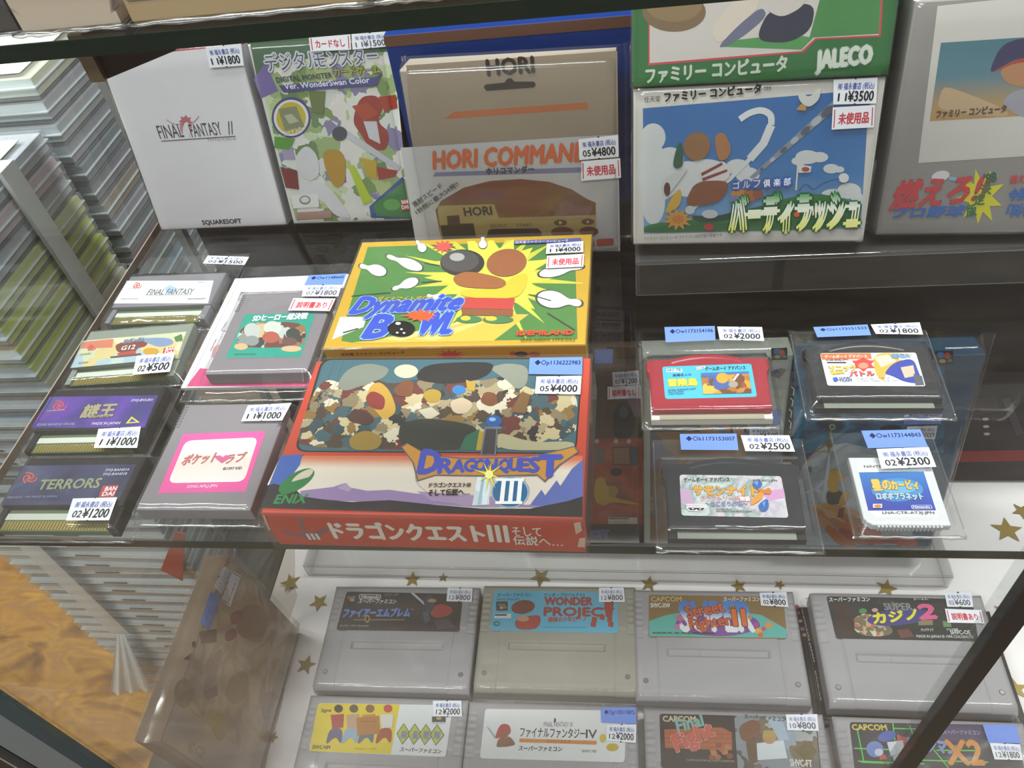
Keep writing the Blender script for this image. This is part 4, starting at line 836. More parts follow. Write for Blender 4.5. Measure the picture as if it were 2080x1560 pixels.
# pink label
r = tall_cart('grey cartridge with pink-framed white label and heart, at the front beside the red box', -201.5, 224.6, 0); S = Surf(r, (0, 0, t), view='K')
S.b('label').P([(1210, 590), (1755, 572), (1620, 972), (1040, 982)], 'e2559e').RR([(1225, 635), (1705, 612), (1612, 905), (1108, 915)], 4, blend(['efe9ea', 'e9d5cb', 'f0e6e6'], 'Y', -19, 8, 'pale_pink_panel'))
S.b('lettering').T('ポケット', 1195, 795, 1425, 772, 62, 'b5646a', .06, slant=.2).T('ラブ', 1480, 785, 1610, 768, 56, 'b5646a', .06, slant=.2).T('©1997 KID', 1470, 830, 1595, 824, 18, '4a4448', .04).T('DMG-APLJ-JPN', 1235, 948, 1432, 942, 18, 'f4d4e4', .03)
S.b('emblem').P([(1465, 785), (1425, 755), (1430, 735), (1455, 733), (1472, 745), (1492, 730), (1515, 735), (1512, 755)], 'cf5a90'); S.done('label')
sticker(r, 'K', t + 1.6, [(1637, 402), (1925, 385), (1862, 502), (1592, 506)], 'p', '11¥1000'); sleeve(r, 57, 65, t, 3, 6, 3, 5, 26, amp=.7)

def wide_cart(label, x, y, a, colr, rough=.35, inner='14161a', w=57.5, h=34, t=8, red=False):
    """small wide cartridge with an arched top edge"""
    r = flat_thing('game_cartridge', label, 'game cartridge', x, y, a)
    pts = [(-w / 2 + 1.5, -h / 2), (w / 2 - 1.5, -h / 2), (w / 2 - .8, h / 2 - 10), (w / 2 + .6, h / 2 - 8), (w / 2 + .6, h / 2 - 3), (w / 2 - 1, h / 2 - 1.2), (w / 2 - 10, h / 2 - 1)]
    for i in range(13): q = -1 + 2 * i / 12; pts.append((-q * 17, h / 2 - 1 + 3.2 * (1 - q * q)))
    pts += [(-w / 2 + 10, h / 2 - 1), (-w / 2 + 1, h / 2 - 1.2), (-w / 2 - .6, h / 2 - 3), (-w / 2 - .6, h / 2 - 8), (-w / 2 + .8, h / 2 - 10)]
    MB().prism(pts, 1.2, t, .7).make('shell', plain(colr, rough), r)
    m = MB(); pr = None
    for i in range(13):
        q = -1 + 2 * i / 12; p = Vector((q * 17, h / 2 - 4.2 + 3.2 * (1 - q * q), t + .02))
        if pr: m.add([pr, p, p + Vector((0, .7, .25)), pr + Vector((0, .7, .25))], [(0, 1, 2, 3)])
        pr = p
    m.make('arched_ridge', plain(colr, .25), r)
    MB().box(-w / 2 + 1, -h / 2 - 3, 0, w / 2 - 1, h / 2 - 3, 4.2, .4).make('back_shell', plain(inner, .4), r)
    MB().box(-w / 2 + 5, -h / 2 - 3.2, 4.2, w / 2 - 5, -h / 2, 4.6).make('contact_strip', plain('b9b49c' if red else '8f938a', .35, .5, .3), r)
    return r
def silver(S, x0, y0, x1, y1, h, c='1c1e24'): S.T('ゲームボーイ アドバンス', x0, y0, x1, y1, h, c, .04)
SP = lambda r: Surf(r, (0, 0, 8))
r = wide_cart('dark red cartridge with sky blue label, beside the yellow box', 36.5, 266.5, 0, '96152a', .35, 'e2ddd2', red=True); S = SP(r).view('N')
S.b('label').RR([(715, 195), (1498, 168), (1550, 460), (742, 480)], 1.5, '3fb4d8')
S.b('lettering').R(752, 214, 890, 242, 'e4e8ec').T('HFC-TB', 760, 238, 880, 235, 20, '3a4048', .04); silver(S, 1095, 230, 1450, 218, 32)
S.T('高橋名人の', 808, 282, 972, 275, 22, '1d3f86', .03, slant=.1).T('冒険島', 775, 366, 1025, 356, 58, 'dfd23a', .07, 'a38a2a', .09).P([(1010, 205), (1090, 190), (1095, 210), (1020, 228)], 'e9e9e6').T('任天堂', 1020, 222, 1085, 208, 14, '3a3a3a', .02).T('©1986 HUDSON SOFT', 768, 412, 1015, 400, 16, '1d5a78', .02).T('MADE IN JAPAN', 768, 428, 905, 422, 12, '1d5a78', .02).T('AGB-FTBJ-JPN', 770, 446, 905, 440, 12, '1d5a78', .02)
S.b('artwork').P([(1055, 255), (1475, 240), (1502, 430), (1078, 440)], patches(['c9902a', 'a8681f', 'd9ae4c', '8a4a1c', 'b9782a', 'e0c070', '3a5a9a', '6a3a1a'], 170, 'golden_picture')).P([(1055, 255), (1475, 240), (1480, 262), (1060, 280)], '3f66a8').E(1245, 300, 55, 46, 'c99a2c').P([(1335, 315), (1375, 262), (1395, 265), (1350, 325)], 'e6e2dc').E(1340, 355, 42, 28, '9a9488'); S.done('label')
sticker(r, 'F', 3.2, [(392, 380), (628, 375), (632, 442), (398, 452)], 'b', '◆○w1173154106'); sticker(r, 'F', 3.2, [(640, 378), (850, 380), (860, 445), (652, 440)], 'p', '02¥2000')
sleeve(r, 57, 36, 8, 4, 4, 19, 6, 27, amp=.5)
r = wide_cart('black cartridge with orange-headed white label and gold burst, at the rear right', 111.8, 272, -1, '1d1e22'); S = SP(r).view('F')
S.b('label').RR([(1122, 503), (1572, 500), (1618, 658), (1158, 655)], 1.2, 'e6e6e8').P([(1124, 505), (1360, 503), (1366, 530), (1132, 534)], 'dc6a34').P([(1368, 502), (1568, 502), (1612, 655), (1420, 655), (1380, 600)], 'e8eaf0')
S.b('artwork').P([(1368, 503), (1520, 502), (1570, 515), (1470, 520), (1530, 545), (1440, 570), (1420, 640), (1380, 600)], 'dca63c').P([(1375, 520), (1440, 510), (1480, 540), (1410, 570)], 'f2e6b0').P([(1470, 545), (1560, 525), (1588, 600), (1612, 650), (1520, 640), (1460, 610), (1420, 600)], '2c3a9c').P([(1500, 570), (1560, 560), (1570, 610), (1520, 620)], 'c9b49a').P([(1560, 600), (1600, 610), (1612, 654), (1570, 655)], '4a4f5c').E(1325, 552, 40, 22, 'c23a34').Bu(1325, 556, 62, 36, .6, 6, 'c23a34', .5).E(1325, 562, 24, 14, 'd98a6a')
S.b('lettering').T('ゲームボーイ アドバンス', 1145, 526, 1345, 524, 13, 'f2dcd0', .04).T('AGB-BSBJ-JPN', 1150, 540, 1255, 538, 8, '3a3a40', .03).R(1155, 545, 1245, 551, '2a2a2e').T('ソニック', 1168, 588, 1292, 584, 26, 'e0bd3a', .08, '2a3a86', .1).T('バトル', 1265, 612, 1378, 610, 22, 'd04a3a', .08, '2a3a86', .1).T('SEGA', 1458, 528, 1545, 526, 18, '5f9ad0', .08, slant=.1).T('SONIC', 1212, 628, 1270, 626, 10, '2a3a86', .05).T('TEAM', 1212, 640, 1272, 638, 10, '2a3a86', .05).T('Original Game © SEGA', 1292, 628, 1450, 626, 9, '6a6a72').T('© SONIC TEAM / SEGA, 2003', 1296, 641, 1490, 638, 9, '6a6a72')
S.b('emblem').P([(1180, 622), (1200, 618), (1208, 632), (1200, 640), (1186, 638)], '2a5ab0').P([(1165, 592), (1230, 590), (1240, 600), (1180, 606)], 'd9b43a'); S.done('label')
sticker(r, 'F', 3.2, [(1090, 380), (1345, 368), (1362, 418), (1110, 428)], 'b', '◆○e1173151533'); sticker(r, 'F', 3.2, [(1360, 368), (1590, 358), (1606, 415), (1384, 412)], 'p', '02¥1800')
sleeve(r, 55, 36, 8, 5, 6, 17, 7, 28, amp=.6)
r = wide_cart('black cartridge with pastel marbled label and orange-blue title, at the front edge', 41.5, 202, 0, '20242a'); S = SP(r).view('N')
S.b('label').RR([(868, 1145), (1762, 1158), (1828, 1525), (885, 1505)], 1.5, patches(['aeb8b8', 'c9d2d4', '8fa39c', 'd6c9d6', 'b9b4c2', 'd8dede'], 70, 'pastel_marble', 'NOISE')).P([(872, 1265), (960, 1275), (1000, 1400), (880, 1400)], 'c4a2c4').P([(1600, 1290), (1785, 1270), (1800, 1350), (1640, 1380)], 'cf9ac6')
S.b('lettering'); silver(S, 905, 1208, 1310, 1206, 36); S.T('AGB-B3CJ-JPN', 1512, 1206, 1728, 1208, 18, '2a2c34', .03)
S.T('サモンナイト', 990, 1322, 1560, 1328, 80, 'dda22c', .07, '3a3a78', .09).T('クラフトソード', 1055, 1380, 1390, 1382, 48, 'c9848a', .04, 'efe2e6', .06).T('物語', 1398, 1378, 1490, 1380, 40, 'e9e9e9', .04, 'c24a50', .12).T('〜はじまりの石〜', 1095, 1425, 1470, 1425, 40, '8a86b8', .05).T('©FLIGHT-PLAN', 1190, 1460, 1330, 1462, 14, '4a5058', .02).T('©BANPRESTO 2003 MADE IN JAPAN', 1190, 1478, 1505, 1482, 14, '4a5058', .02)
S.b('emblem').P([(925, 1410), (1105, 1412), (1110, 1440), (1070, 1475), (950, 1470), (928, 1445)], 'e6e6ea').T('BANPRESTO', 930, 1432, 1100, 1434, 16, 'c9767a').P([(940, 1442), (1090, 1444), (1070, 1468), (1030, 1466), (1015, 1454), (1000, 1465), (960, 1464)], '20242a').E(985, 1452, 10, 5, 'e6e6ea').E(1050, 1454, 10, 5, 'e6e6ea')
S.b('artwork').P([(1510, 1210), (1590, 1205), (1595, 1250), (1550, 1285), (1515, 1255)], '2f62b0').P([(1520, 1215), (1560, 1212), (1550, 1250)], '6fa0dc').P([(1490, 1430), (1500, 1370), (1590, 1290), (1620, 1310), (1580, 1380)], 'dd962c').P([(1560, 1265), (1610, 1290), (1660, 1260), (1680, 1325), (1620, 1320), (1560, 1300)], 'cf7a34').P([(1590, 1390), (1640, 1360), (1655, 1420), (1640, 1470), (1580, 1480), (1560, 1420)], '2f62b0').P([(1595, 1400), (1620, 1385), (1615, 1440)], '6fa0dc'); S.done('label')
sticker(r, 'F', 3.2, [(464, 882), (730, 880), (740, 958), (470, 956)], 'b', '◆○k1173153007'); sticker(r, 'F', 3.2, [(750, 888), (978, 888), (1005, 965), (772, 962)], 'p', '02¥2500')
sleeve(r, 57.5, 38, 8, 4, 6, 16, 6, 29, amp=.6)
# white game card
r = flat_thing('game_card', 'small white game card with deep blue label, toothed lower edge, at the front right', 'game card', 109.6, 207, 0); w, h, t = 33, 34.5, 3.8
MB().prism([(-w / 2 + 3, -h / 2), (w / 2, -h / 2), (w / 2, h / 2), (-w / 2, h / 2), (-w / 2, -h / 2 + 3)], 0, t, .5).make('shell', plain('d9dde0', .35), r)
m = MB()
for i in range(17): m.box(-w / 2 + 5 + i * 1.5, -h / 2 - .9, .6, -w / 2 + 5.8 + i * 1.5, -h / 2 + .1, t - .4)
m.make('contact_teeth', plain('c9cdd0', .4), r)
S = Surf(r, (0, 0, t), view='O'); S.b('label').P([(722, 645), (1262, 640), (1385, 1080), (880, 1082), (820, 1030)], 'f0f2f4').P([(738, 718), (1265, 712), (1366, 1028), (815, 1030)], blend(['2a3fa8', '2a58b8', '2f7ac4'], 'Y', -9, 8, 'deep_blue_label')).E(1050, 860, 210, 95, '3f8fd0').E(1060, 840, 150, 50, '6fb4dc')
S.b('lettering').T('NINTENDO 3DS', 782, 682, 1150, 678, 20, '3a3e48', .03).T('星の', 855, 862, 1010, 856, 82, 'e2c25a', .06, '5a4a1c', .08).T('カービィ', 1010, 858, 1228, 852, 72, 'e2c25a', .06, '5a4a1c', .08).T('ロボボプラネット', 885, 940, 1262, 940, 52, 'b9cfe0', .06, '23346a', .09).T('LNA-CTR-AT3J-JPN', 932, 1060, 1352, 1060, 22, '3a3e48', .02)
S.b('emblem').RR([(1158, 990), (1325, 988), (1335, 1020), (1168, 1022)], .7, 'dfe6f2').RR([(1164, 993), (1321, 991), (1330, 1017), (1173, 1019)], .6, '2a44a8').T('Nintendo', 1180, 1014, 1315, 1013, 20, 'dfe6f2', .04).R(850, 980, 925, 1012, 'e6e2dc').E(890, 998, 30, 13, 'c98a3a'); S.done('label')
sticker(r, 'O', t + 2.2, [(757, 380), (1238, 368), (1300, 510), (812, 522)], 'b', '◆○w1173144843'); sticker(r, 'O', t + 2.4, [(880, 528), (1305, 512), (1368, 674), (922, 690)], 'p', '02¥2300')
sleeve(r, w, h, t, 5, 6, 16, 5, 30, amp=.6)

# ---------------------------------------------------------------- grey console cartridges on the star cloth
def sfc_mesh():
    w, h, t = 128, 90, 18; nx, ny = 150, 106; v = []; f = []
    def H(x, y):
        z = t
        e = min(w / 2 - abs(x), h / 2 - y); e2 = y + h / 2
        if e < 3: z -= 1.6 * (1 - e / 3) ** 2
        if e2 < 7: z -= 5 * (1 - e2 / 7) ** 2
        if y < 8:
            if abs(x) > 47.5: z -= .9
            if abs(abs(x) - 47) < .6: z -= 1.6
        if abs(x) > 57 and 4 < y < 36: z -= .9 * (0.5 + 0.5 * math.cos((y - 4) * 6.2832 / 5.3)) + .2
        if abs(y + 8) < 3.6 and abs(x) < 39:
            d = min(3.6 - abs(y + 8), 39 - abs(x)); z -= min(2.6, d * 2.6)
            if abs(x + 14) < .5: z += .7
        elif abs(y + 8) < 4.6 and abs(x) < 40: z += .25
        return z
    for j in range(ny + 1):
        for i in range(nx + 1):
            x = -w / 2 + w * i / nx; y = -h / 2 + h * j / ny; v.append((x, y, H(x, y)))
    n = nx + 1
    for j in range(ny):
        for i in range(nx): f.append((j * n + i, j * n + i + 1, (j + 1) * n + i + 1, (j + 1) * n + i))
    ring = [i for i in range(n)] + [j * n + nx for j in range(1, ny + 1)] + [ny * n + i for i in range(nx - 1, -1, -1)] + [j * n for j in range(ny - 1, 0, -1)]
    b = len(v)
    for k in ring: v.append((v[k][0], v[k][1], 0))
    L = len(ring)
    for k in range(L): f.append((ring[k], b + k, b + (k + 1) % L, ring[(k + 1) % L]))
    o = build('shell', v, f, plain('a5a2a6', .45, .35, name='light_grey_shell'), smooth=False); me = o.data; bpy.data.objects.remove(o)
    me.polygons.foreach_set('use_smooth', [True] * (nx * ny) + [False] * L); me.update(); return me
SFC = sfc_mesh()
m = MB(); m.prism([(2.1 * math.cos(i * .5236), 2.1 * math.sin(i * .5236)) for i in range(12)], 0, .35); m.k = 1; m.prism([(1.5 * math.cos(i * .5236), 1.5 * math.sin(i * .5236)) for i in range(12)], .35, .6)
o = m.make('screw', [plain('6a6664', .5), plain('8f8b88', .3, .5, .7)]); SCREW = o.data; bpy.data.objects.remove(o)
def sfc(label, x, y, a, z=CZ + 3, tint=None):
    r = thing('console_cartridge', label, 'game cartridge', (x, y, z), rz(a), 'grey cartridges in two rows on the star cloth')
    s = link('shell', SFC, r)
    if tint:
        s.data = SFC.copy(); s.data.materials.clear(); s.data.materials.append(plain(tint, .45, .35))
    for sx in (-56, 56):
        q = link('screw', SCREW, r); q.location = (sx / 1000, -.031, .0169)
    return r
ST = 18.15
def sfs(r, v): return Surf(r, (0, 0, ST), view=v)
def quadbuttons(S, cx, cy, r):
    S.R(cx - r * 1.6, cy - r * 1.3, cx + r * 1.6, cy + r * 1.3, '3a3634')
    for dx, dy, c in ((-.5, -.35, '3f7ab0'), (.5, -.35, 'c8483c'), (-.1, .45, 'c9b04a'), (.75, .35, '4f8a50')): S.E(cx + dx * r, cy + dy * r, r * .55, r * .38, c)
def scfont(S, x0, y0, x1, y1, h, c): S.T('スーパーファミコン', x0, y0, x1, y1, h, c, .05, slant=.15)
# 1 dark emblem label
r = sfc('grey cartridge with black label, blue title and red cape, in the back row', -194.5, 282.6, .8); S = sfs(r, 'I')
S.b('label').RR([(395, 278), (1042, 292), (1020, 502), (336, 492)], 2.5, '2b2424')
S.b('emblem').RR([(464, 292), (588, 294), (584, 322), (462, 320)], 2, 'c9c6c4').RR([(468, 296), (583, 298), (580, 319), (467, 317)], 1.7, '2b2424').T('Nintendo', 475, 315, 575, 316, 17, 'd6d4d2', .05)
for dx, dy, c in ((410, 312, 'b0503c'), (432, 310, '5a7a9a'), (425, 325, 'b9a03c')): S.E(dx, dy, 14, 9, c)
S.b('lettering'); scfont(S, 458, 342, 668, 344, 22, 'd6d2d0'); S.T('SHVC-EM', 605, 304, 682, 304, 15, '8a7f7c').T('ファイアーエムブレム', 372, 418, 742, 416, 46, '6f8fd0', .07, '23283c', .1, slant=.1).T('©1990 1993 Nintendo', 358, 474, 518, 474, 11, 'a9a3a0', .02).T('TM', 750, 382, 766, 382, 8, 'a9a3a0')
S.b('artwork').Ln([(432, 436), (716, 436)], .7, 'a9935a').E(510, 430, 14, 22, 'b99a4a').E(510, 430, 8, 14, '2b2424').P([(865, 370), (920, 345), (985, 370), (980, 405), (900, 430), (860, 410)], 'a8342c').P([(750, 288), (768, 286), (845, 355), (835, 362)], 'b4c0cc').P([(820, 320), (850, 290), (890, 320), (880, 380), (850, 400), (830, 370)], '3a3a58').P([(815, 395), (850, 385), (860, 440), (830, 460)], '4a4a66').E(870, 330, 25, 10, 'a99a4a').P([(880, 440), (960, 430), (1000, 480), (900, 490)], '4a4244')
S.done('label'); sticker(r, 'I', ST + 1, [(956, 258), (1095, 260), (1090, 336), (949, 332)], 'p', '12¥800', wear=1); sleeve(r, 126, 88, 18, 1.5, 1.5, 2, 3, 41, amp=.35, nx=40, ny=30)
# 2 sky blue label
r = sfc('yellowed grey cartridge with sky blue label and red-brown lettering, second in the back row', -63.5, 286, .6, tint='9e9a8e'); S = sfs(r, 'I')
S.b('label').RR([(1215, 270), (1895, 285), (1905, 510), (1190, 495)], 2.5, '5fb4d4')
S.b('lettering'); scfont(S, 1230, 306, 1420, 304, 18, '2c5a78'); S.T('SHVC-APJJ-JPN', 1228, 326, 1355, 326, 10, '2c5a78', .02).T('ワンダープロジェクトJ', 1492, 306, 1715, 304, 18, '2a3a4a', .03).T('WONDER', 1495, 352, 1760, 354, 42, 'a03c30', .08).T('PROJECT', 1492, 412, 1880, 416, 46, 'a03c30', .08).T('機械の少年ピーノ', 1515, 446, 1725, 442, 26, 'b0504a', .04).T('©1994 ENIX ©1994 ALMANIC ©1994 TAITO', 1485, 482, 1730, 482, 9, '3f88a8')
S.b('artwork').E(1375, 365, 66, 38, '7a3a24', -8).P([(1325, 440), (1390, 415), (1480, 408), (1460, 490), (1340, 492)], 'b0463a').E(1375, 430, 34, 16, 'cf9a70')
for i in range(5):
    a = math.radians(200 - i * 55); x, y = 1815 + 52 * math.cos(a), 455 - 30 * math.sin(a) - 5; S.P([(x - 14, y - 14), (x + 14, y - 10), (x + 12, y + 18), (x - 16, y + 12)], 'a8402e')
S.P([(1825, 335), (1880, 340), (1870, 420), (1835, 420)], 'a8402e')
S.b('emblem'); quadbuttons(S, 1258, 360, 20); S.R(1215, 402, 1310, 428, 'd8e0e4').R(1218, 405, 1285, 414, '3a4044').E(1228, 458, 18, 14, '2f7a6a').E(1230, 458, 10, 6, '5fb4d4'); S.done('label')
sticker(r, 'I', ST + 1, [(1797, 257), (1935, 257), (1942, 336), (1797, 336)], 'p', '12¥800', wear=1); sleeve(r, 126, 88, 18, 1.5, 1.5, 2, 4, 42, amp=.35, nx=40, ny=30)
# 3 brown and aqua label
r = sfc('grey cartridge with brown and aqua label and orange brush title, back row', 62.3, 284.8, .6); S = sfs(r, 'J')
S.b('label').RR([(193, 268), (870, 278), (888, 490), (192, 480)], 2.5, '8a6c3c').P([(194, 400), (280, 370), (400, 350), (600, 345), (760, 370), (884, 440), (886, 485), (196, 476)], '5fb8ae')
S.b('artwork').P([(315, 420), (360, 370), (480, 350), (640, 350), (740, 390), (760, 440), (600, 480), (420, 470)], '7f4a9c')
for x, y, k, c in ((350, 385, 20, 'c96a9a'), (335, 430, 16, 'c97ab0'), (745, 450, 18, 'e0b03c'), (795, 420, 18, 'e0963c'), (755, 470, 14, 'd06a4a'), (730, 420, 14, 'b04a9a'), (700, 385, 12, 'd98a5a'), (770, 440, 12, 'c9507a')): S.E(x, y, k, k * .9, c)
S.b('lettering').T('SUPER', 356, 450, 725, 452, 150, blend(['f0f0f4', 'eef0f6', '4f8fd8', '3f7fd0'], 'Y', 12, 34, 'blue_white_title'), .04).T('CAPCOM', 205, 302, 358, 302, 24, 'd0b878', .04).T('SHVC-XW', 202, 332, 300, 333, 22, 'e0dad0', .06); scfont(S, 568, 300, 750, 300, 20, 'e2dcd2')
S.T('Street', 390, 388, 575, 352, 60, 'd9602c', .04, '5a2414', .08).T('Fighter', 405, 445, 610, 418, 52, 'd9602c', .04, '5a2414', .08).T('II', 620, 425, 685, 425, 82, 'e0702c', .04, '5a2414', .08).T('©CAPCOM 1991, 1993, 1994 ALL RIGHTS RESERVED', 212, 466, 525, 468, 10, '3a2e1e', .03)
S.done('label'); sticker(r, 'J', ST + 1, [(750, 258), (885, 254), (895, 330), (757, 322)], 'p', '02¥800'); sleeve(r, 126, 88, 18, 1.5, 1.5, 2, 4, 43, amp=.35, nx=40, ny=30)
# black booklet and 4 casino label on it
b = thing('instruction_booklet', 'black booklet with white spine lettering under the casino cartridge', 'booklet', (203, 279, CZ + 3), rz(0)); 
MB().box(-73, -49, 0, 73, 46, 2.2, .3).make('pages', plain('17151a', .4), b)
S = Surf(b, (0, 0, 2.2), view='J'); S.b('lettering')
for body, p, q in (('COCONUTS JAPAN', (960, 322), (1028, 605)), ('SHVC-OE', (1032, 650), (1062, 800))):
    S.T(body, p[0] - 4, p[1], q[0] - 6, q[1], 24, 'd9d9de', .05)
S.b('cover_print').E(935, 330, 12, 10, 'b05a4a').E(945, 360, 10, 8, '8a4a6a').E(955, 400, 10, 8, 'a88a6a').E(965, 440, 12, 10, '7a5a78').E(975, 470, 10, 9, 'b0705a'); S.done()
r = sfc('grey cartridge with dark casino-table label, lying on a black booklet', 202.3, 283.8, .3, CZ + 5.4); S = sfs(r, 'J')
S.b('label').RR([(1085, 275), (1820, 290), (1850, 502), (1135, 488)], 2.5, '1e2422')
S.b('artwork').P([(1200, 400), (1290, 350), (1430, 440), (1400, 478), (1250, 475)], patches(['c9a98a', '7a6a4a', 'b0705a', 'd9c9a9', '5a6a54'], 260, 'chip_table')).P([(1120, 300), (1190, 320), (1230, 400), (1220, 480), (1140, 485)], '3a1e1a').E(1270, 350, 20, 14, '4f8a4c').E(1330, 345, 16, 10, 'c9a0a4').P([(1380, 330), (1420, 300), (1440, 320), (1400, 345)], '5a5e5c').P([(1545, 395), (1620, 395), (1622, 420), (1550, 422)], '8a7a5c').P([(1670, 400), (1710, 402), (1715, 430), (1675, 430)], '6a8a5a').P([(1440, 445), (1500, 440), (1530, 480), (1460, 485)], '6a3a34')
S.E(1450, 380, 160, 42, '3a3a80', -6)
S.b('lettering').T('スーパーファミコン', 1100, 302, 1305, 300, 20, 'e0e0de', .05, slant=.15).T('SUPER', 1380, 345, 1520, 345, 34, '8a8a90', .04).T('カジノ', 1325, 412, 1545, 388, 50, 'e8dc2c', .08, '2a2450', .08, slant=.2).T('2', 1555, 390, 1640, 385, 70, 'e05a90', .08, '2a2450', .08, slant=.2).T('SHVC-OE', 1712, 468, 1812, 468, 20, 'd0d0ce', .04).T('MADE IN JAPAN © 1994 COCONUTS', 1540, 484, 1825, 488, 14, 'c9c9c8', .03).T('2〜4人', 1525, 296, 1600, 296, 10, 'c9c9c8', .04).T('バックアップ', 1562, 452, 1625, 452, 14, 'c9c9c8', .04).T('マウス対応', 1690, 450, 1750, 450, 12, 'c9c9c8', .04)
S.done('label'); sticker(r, 'J', ST + 1, [(1680, 258), (1815, 255), (1825, 330), (1694, 328)], 'p', '02¥600', wear=1); sticker(r, 'J', ST + 1, [(1682, 338), (1865, 345), (1882, 412), (1697, 408)], 'r', '説明書あり'); sleeve(r, 126, 88, 18, 6, 6, 3, 5, 44, amp=.35, nx=40, ny=30)
# front row
yr = 187
r = sfc('grey cartridge with half yellow, half white label and four green diamonds', -192.5, yr, .6); S = sfs(r, 'I')
S.b('label').RR([(238, 898), (985, 910), (945, 1198), (185, 1165)], 2.5, 'e6e8ec').P([(250, 900), (690, 906), (640, 1182), (195, 1166), (190, 1150), (232, 915)], 'e8cf1e')
S.b('lettering').T('Sigma', 252, 948, 308, 946, 18, '4a4010', .05).T('SHVC-NM', 202, 1152, 300, 1154, 20, '3a3010', .05); scfont(S, 690, 1165, 918, 1178, 22, '3a3c44'); S.T('©sigma 1994', 440, 1155, 560, 1158, 9, '8a7a10')
for i, ch in enumerate('麻雀戦隊'[:4]):
    x, y = 712 + i * 62, 1072 + i * 2; S.b('artwork').P([(x, y - 62), (x + 40, y), (x - 8, y + 58), (x - 40, y - 4)], '3f4a2a').P([(x, y - 56), (x + 35, y), (x - 8, y + 52), (x - 35, y - 4)], 'bcc83a'); S.b('lettering').T(ch, x - 18, y + 18, x + 16, y + 20, 40, '8a86b0', .05)
S.b('artwork')   # four plain upright colour shapes in place of the drawn figures
for x, cs in ((345, ('2c2420', 'b03a30', '55527a')), (430, ('5a4838', 'c9a07c', '8fb0d0')), (520, ('8a5a2c', 'c98a3c', '5a6a8a')), (620, ('c23c34', 'e0dcd6', 'a8402c'))):
    S.E(x + 5, 930, 24, 22, cs[0]).P([(x - 38, 965), (x + 35, 960), (x + 30, 1035), (x - 30, 1040)], cs[1]).P([(x - 45, 1040), (x + 28, 1036), (x + 20, 1135), (x - 12, 1080), (x - 70, 1140)], cs[2])
S.P([(450, 980), (575, 970), (578, 1070), (455, 1080)], 'b5772c').R(470, 1000, 560, 1004, '8a5a20'); S.b('emblem'); S.R(870, 975, 945, 1005, '2e2c2e').E(908, 985, 16, 8, 'b9a04a').R(868, 1006, 945, 1014, 'c9ccd0')
S.done('label'); sticker(r, 'I', ST + 1, [(874, 885), (1032, 885), (1036, 973), (874, 972)], 'p', '12¥2000'); sleeve(r, 126, 88, 18, 1.5, 1.5, 2, .6, 45, amp=.35, nx=40, ny=30)
r = sfc('grey cartridge with white label, orange rule and black katakana title', -63.8, yr + .5, .6); S = sfs(r, 'I')
S.b('label').RR([(1165, 930), (1950, 940), (1940, 1228), (1135, 1205)], 2.5, 'e8e8ea')
S.b('lettering').T('ファイナルファンタジー', 1358, 1082, 1720, 1092, 50, '3a3c40', .02).T('IV', 1725, 1092, 1785, 1094, 46, '3a3c40', .03).T('FINAL FANTASY IV', 1490, 1030, 1652, 1032, 28, '55585e').RR([(1355, 1095), (1785, 1108), (1785, 1130), (1352, 1116)], 1.2, 'd98a34').T('イージータイプ', 1505, 1116, 1638, 1120, 14, '8a4a1a', .03); scfont(S, 1350, 1160, 1590, 1166, 24, '3a3c44'); S.T('SHVC-FE', 1702, 1172, 1782, 1174, 14, '5a5c60', .02)
S.b('artwork').P([(1172, 1030), (1185, 1035), (1228, 1090), (1218, 1098)], 'a9b9c4').P([(1215, 1100), (1240, 1030), (1265, 1012), (1300, 1020), (1310, 1060), (1290, 1080), (1250, 1090)], 'b5463c').E(1270, 1070, 26, 18, '9a5a48').P([(1240, 1090), (1300, 1080), (1338, 1130), (1300, 1140), (1240, 1145), (1225, 1140)], '8a5a3a').P([(1550, 980), (1545, 1005), (1555, 1010), (1560, 990)], '3a3c40').E(1818, 1095, 18, 24, 'd9c234').E(1872, 1145, 34, 22, 'c9b030')
S.done('label'); sticker(r, 'I', ST + 1, [(1807, 925), (2000, 920), (2005, 1015), (1810, 1006)], 'b', '◆○g1135113872'); sticker(r, 'I', ST + 1, [(1842, 1017), (2005, 1017), (2002, 1120), (1837, 1106)], 'p', '12¥2000'); sleeve(r, 126, 88, 18, 1.5, 1.5, 2, .6, 46, amp=.35, nx=40, ny=30)
r = sfc('grey cartridge with brick-wall label and red brush title, third in the front row', 69, yr + .5, .6); S = sfs(r, 'J')
S.b('label').RR([(246, 866), (1035, 885), (1060, 1165), (255, 1140)], 2.5, '2e2420').P([(270, 945), (560, 935), (610, 960), (612, 1050), (275, 1038)], 'b0603c')
for k in range(4): S.Ln([(270, 965 + k * 22), (610, 970 + k * 22)], .25, '6a3420')
for k in range(6): S.Ln([(300 + k * 52, 945 + (k % 2) * 22), (302 + k * 52, 967 + (k % 2) * 22)], .25, '6a3420')
S.b('artwork').P([(622, 876), (1030, 886), (1055, 1160), (640, 1140)], patches(['8a929a', '6a6a66', 'a9adb0', '7a6a54', '5a5248', '9aa6b4'], 60, 'alley_picture')).P([(640, 930), (720, 890), (760, 920), (740, 1000), (660, 1010)], '7d5034').P([(680, 1010), (760, 960), (770, 1090), (700, 1130)], '6a5038').P([(735, 1015), (870, 1000), (890, 1090), (740, 1100)], 'd6dce2').E(800, 985, 34, 34, 'b98a5c').P([(770, 950), (830, 950), (840, 985), (765, 985)], 'b59a54').P([(780, 880), (860, 890), (900, 1000), (850, 1000)], 'a9bccb').P([(920, 1050), (1000, 1000), (1040, 1060), (1000, 1120)], '6a5a2c')
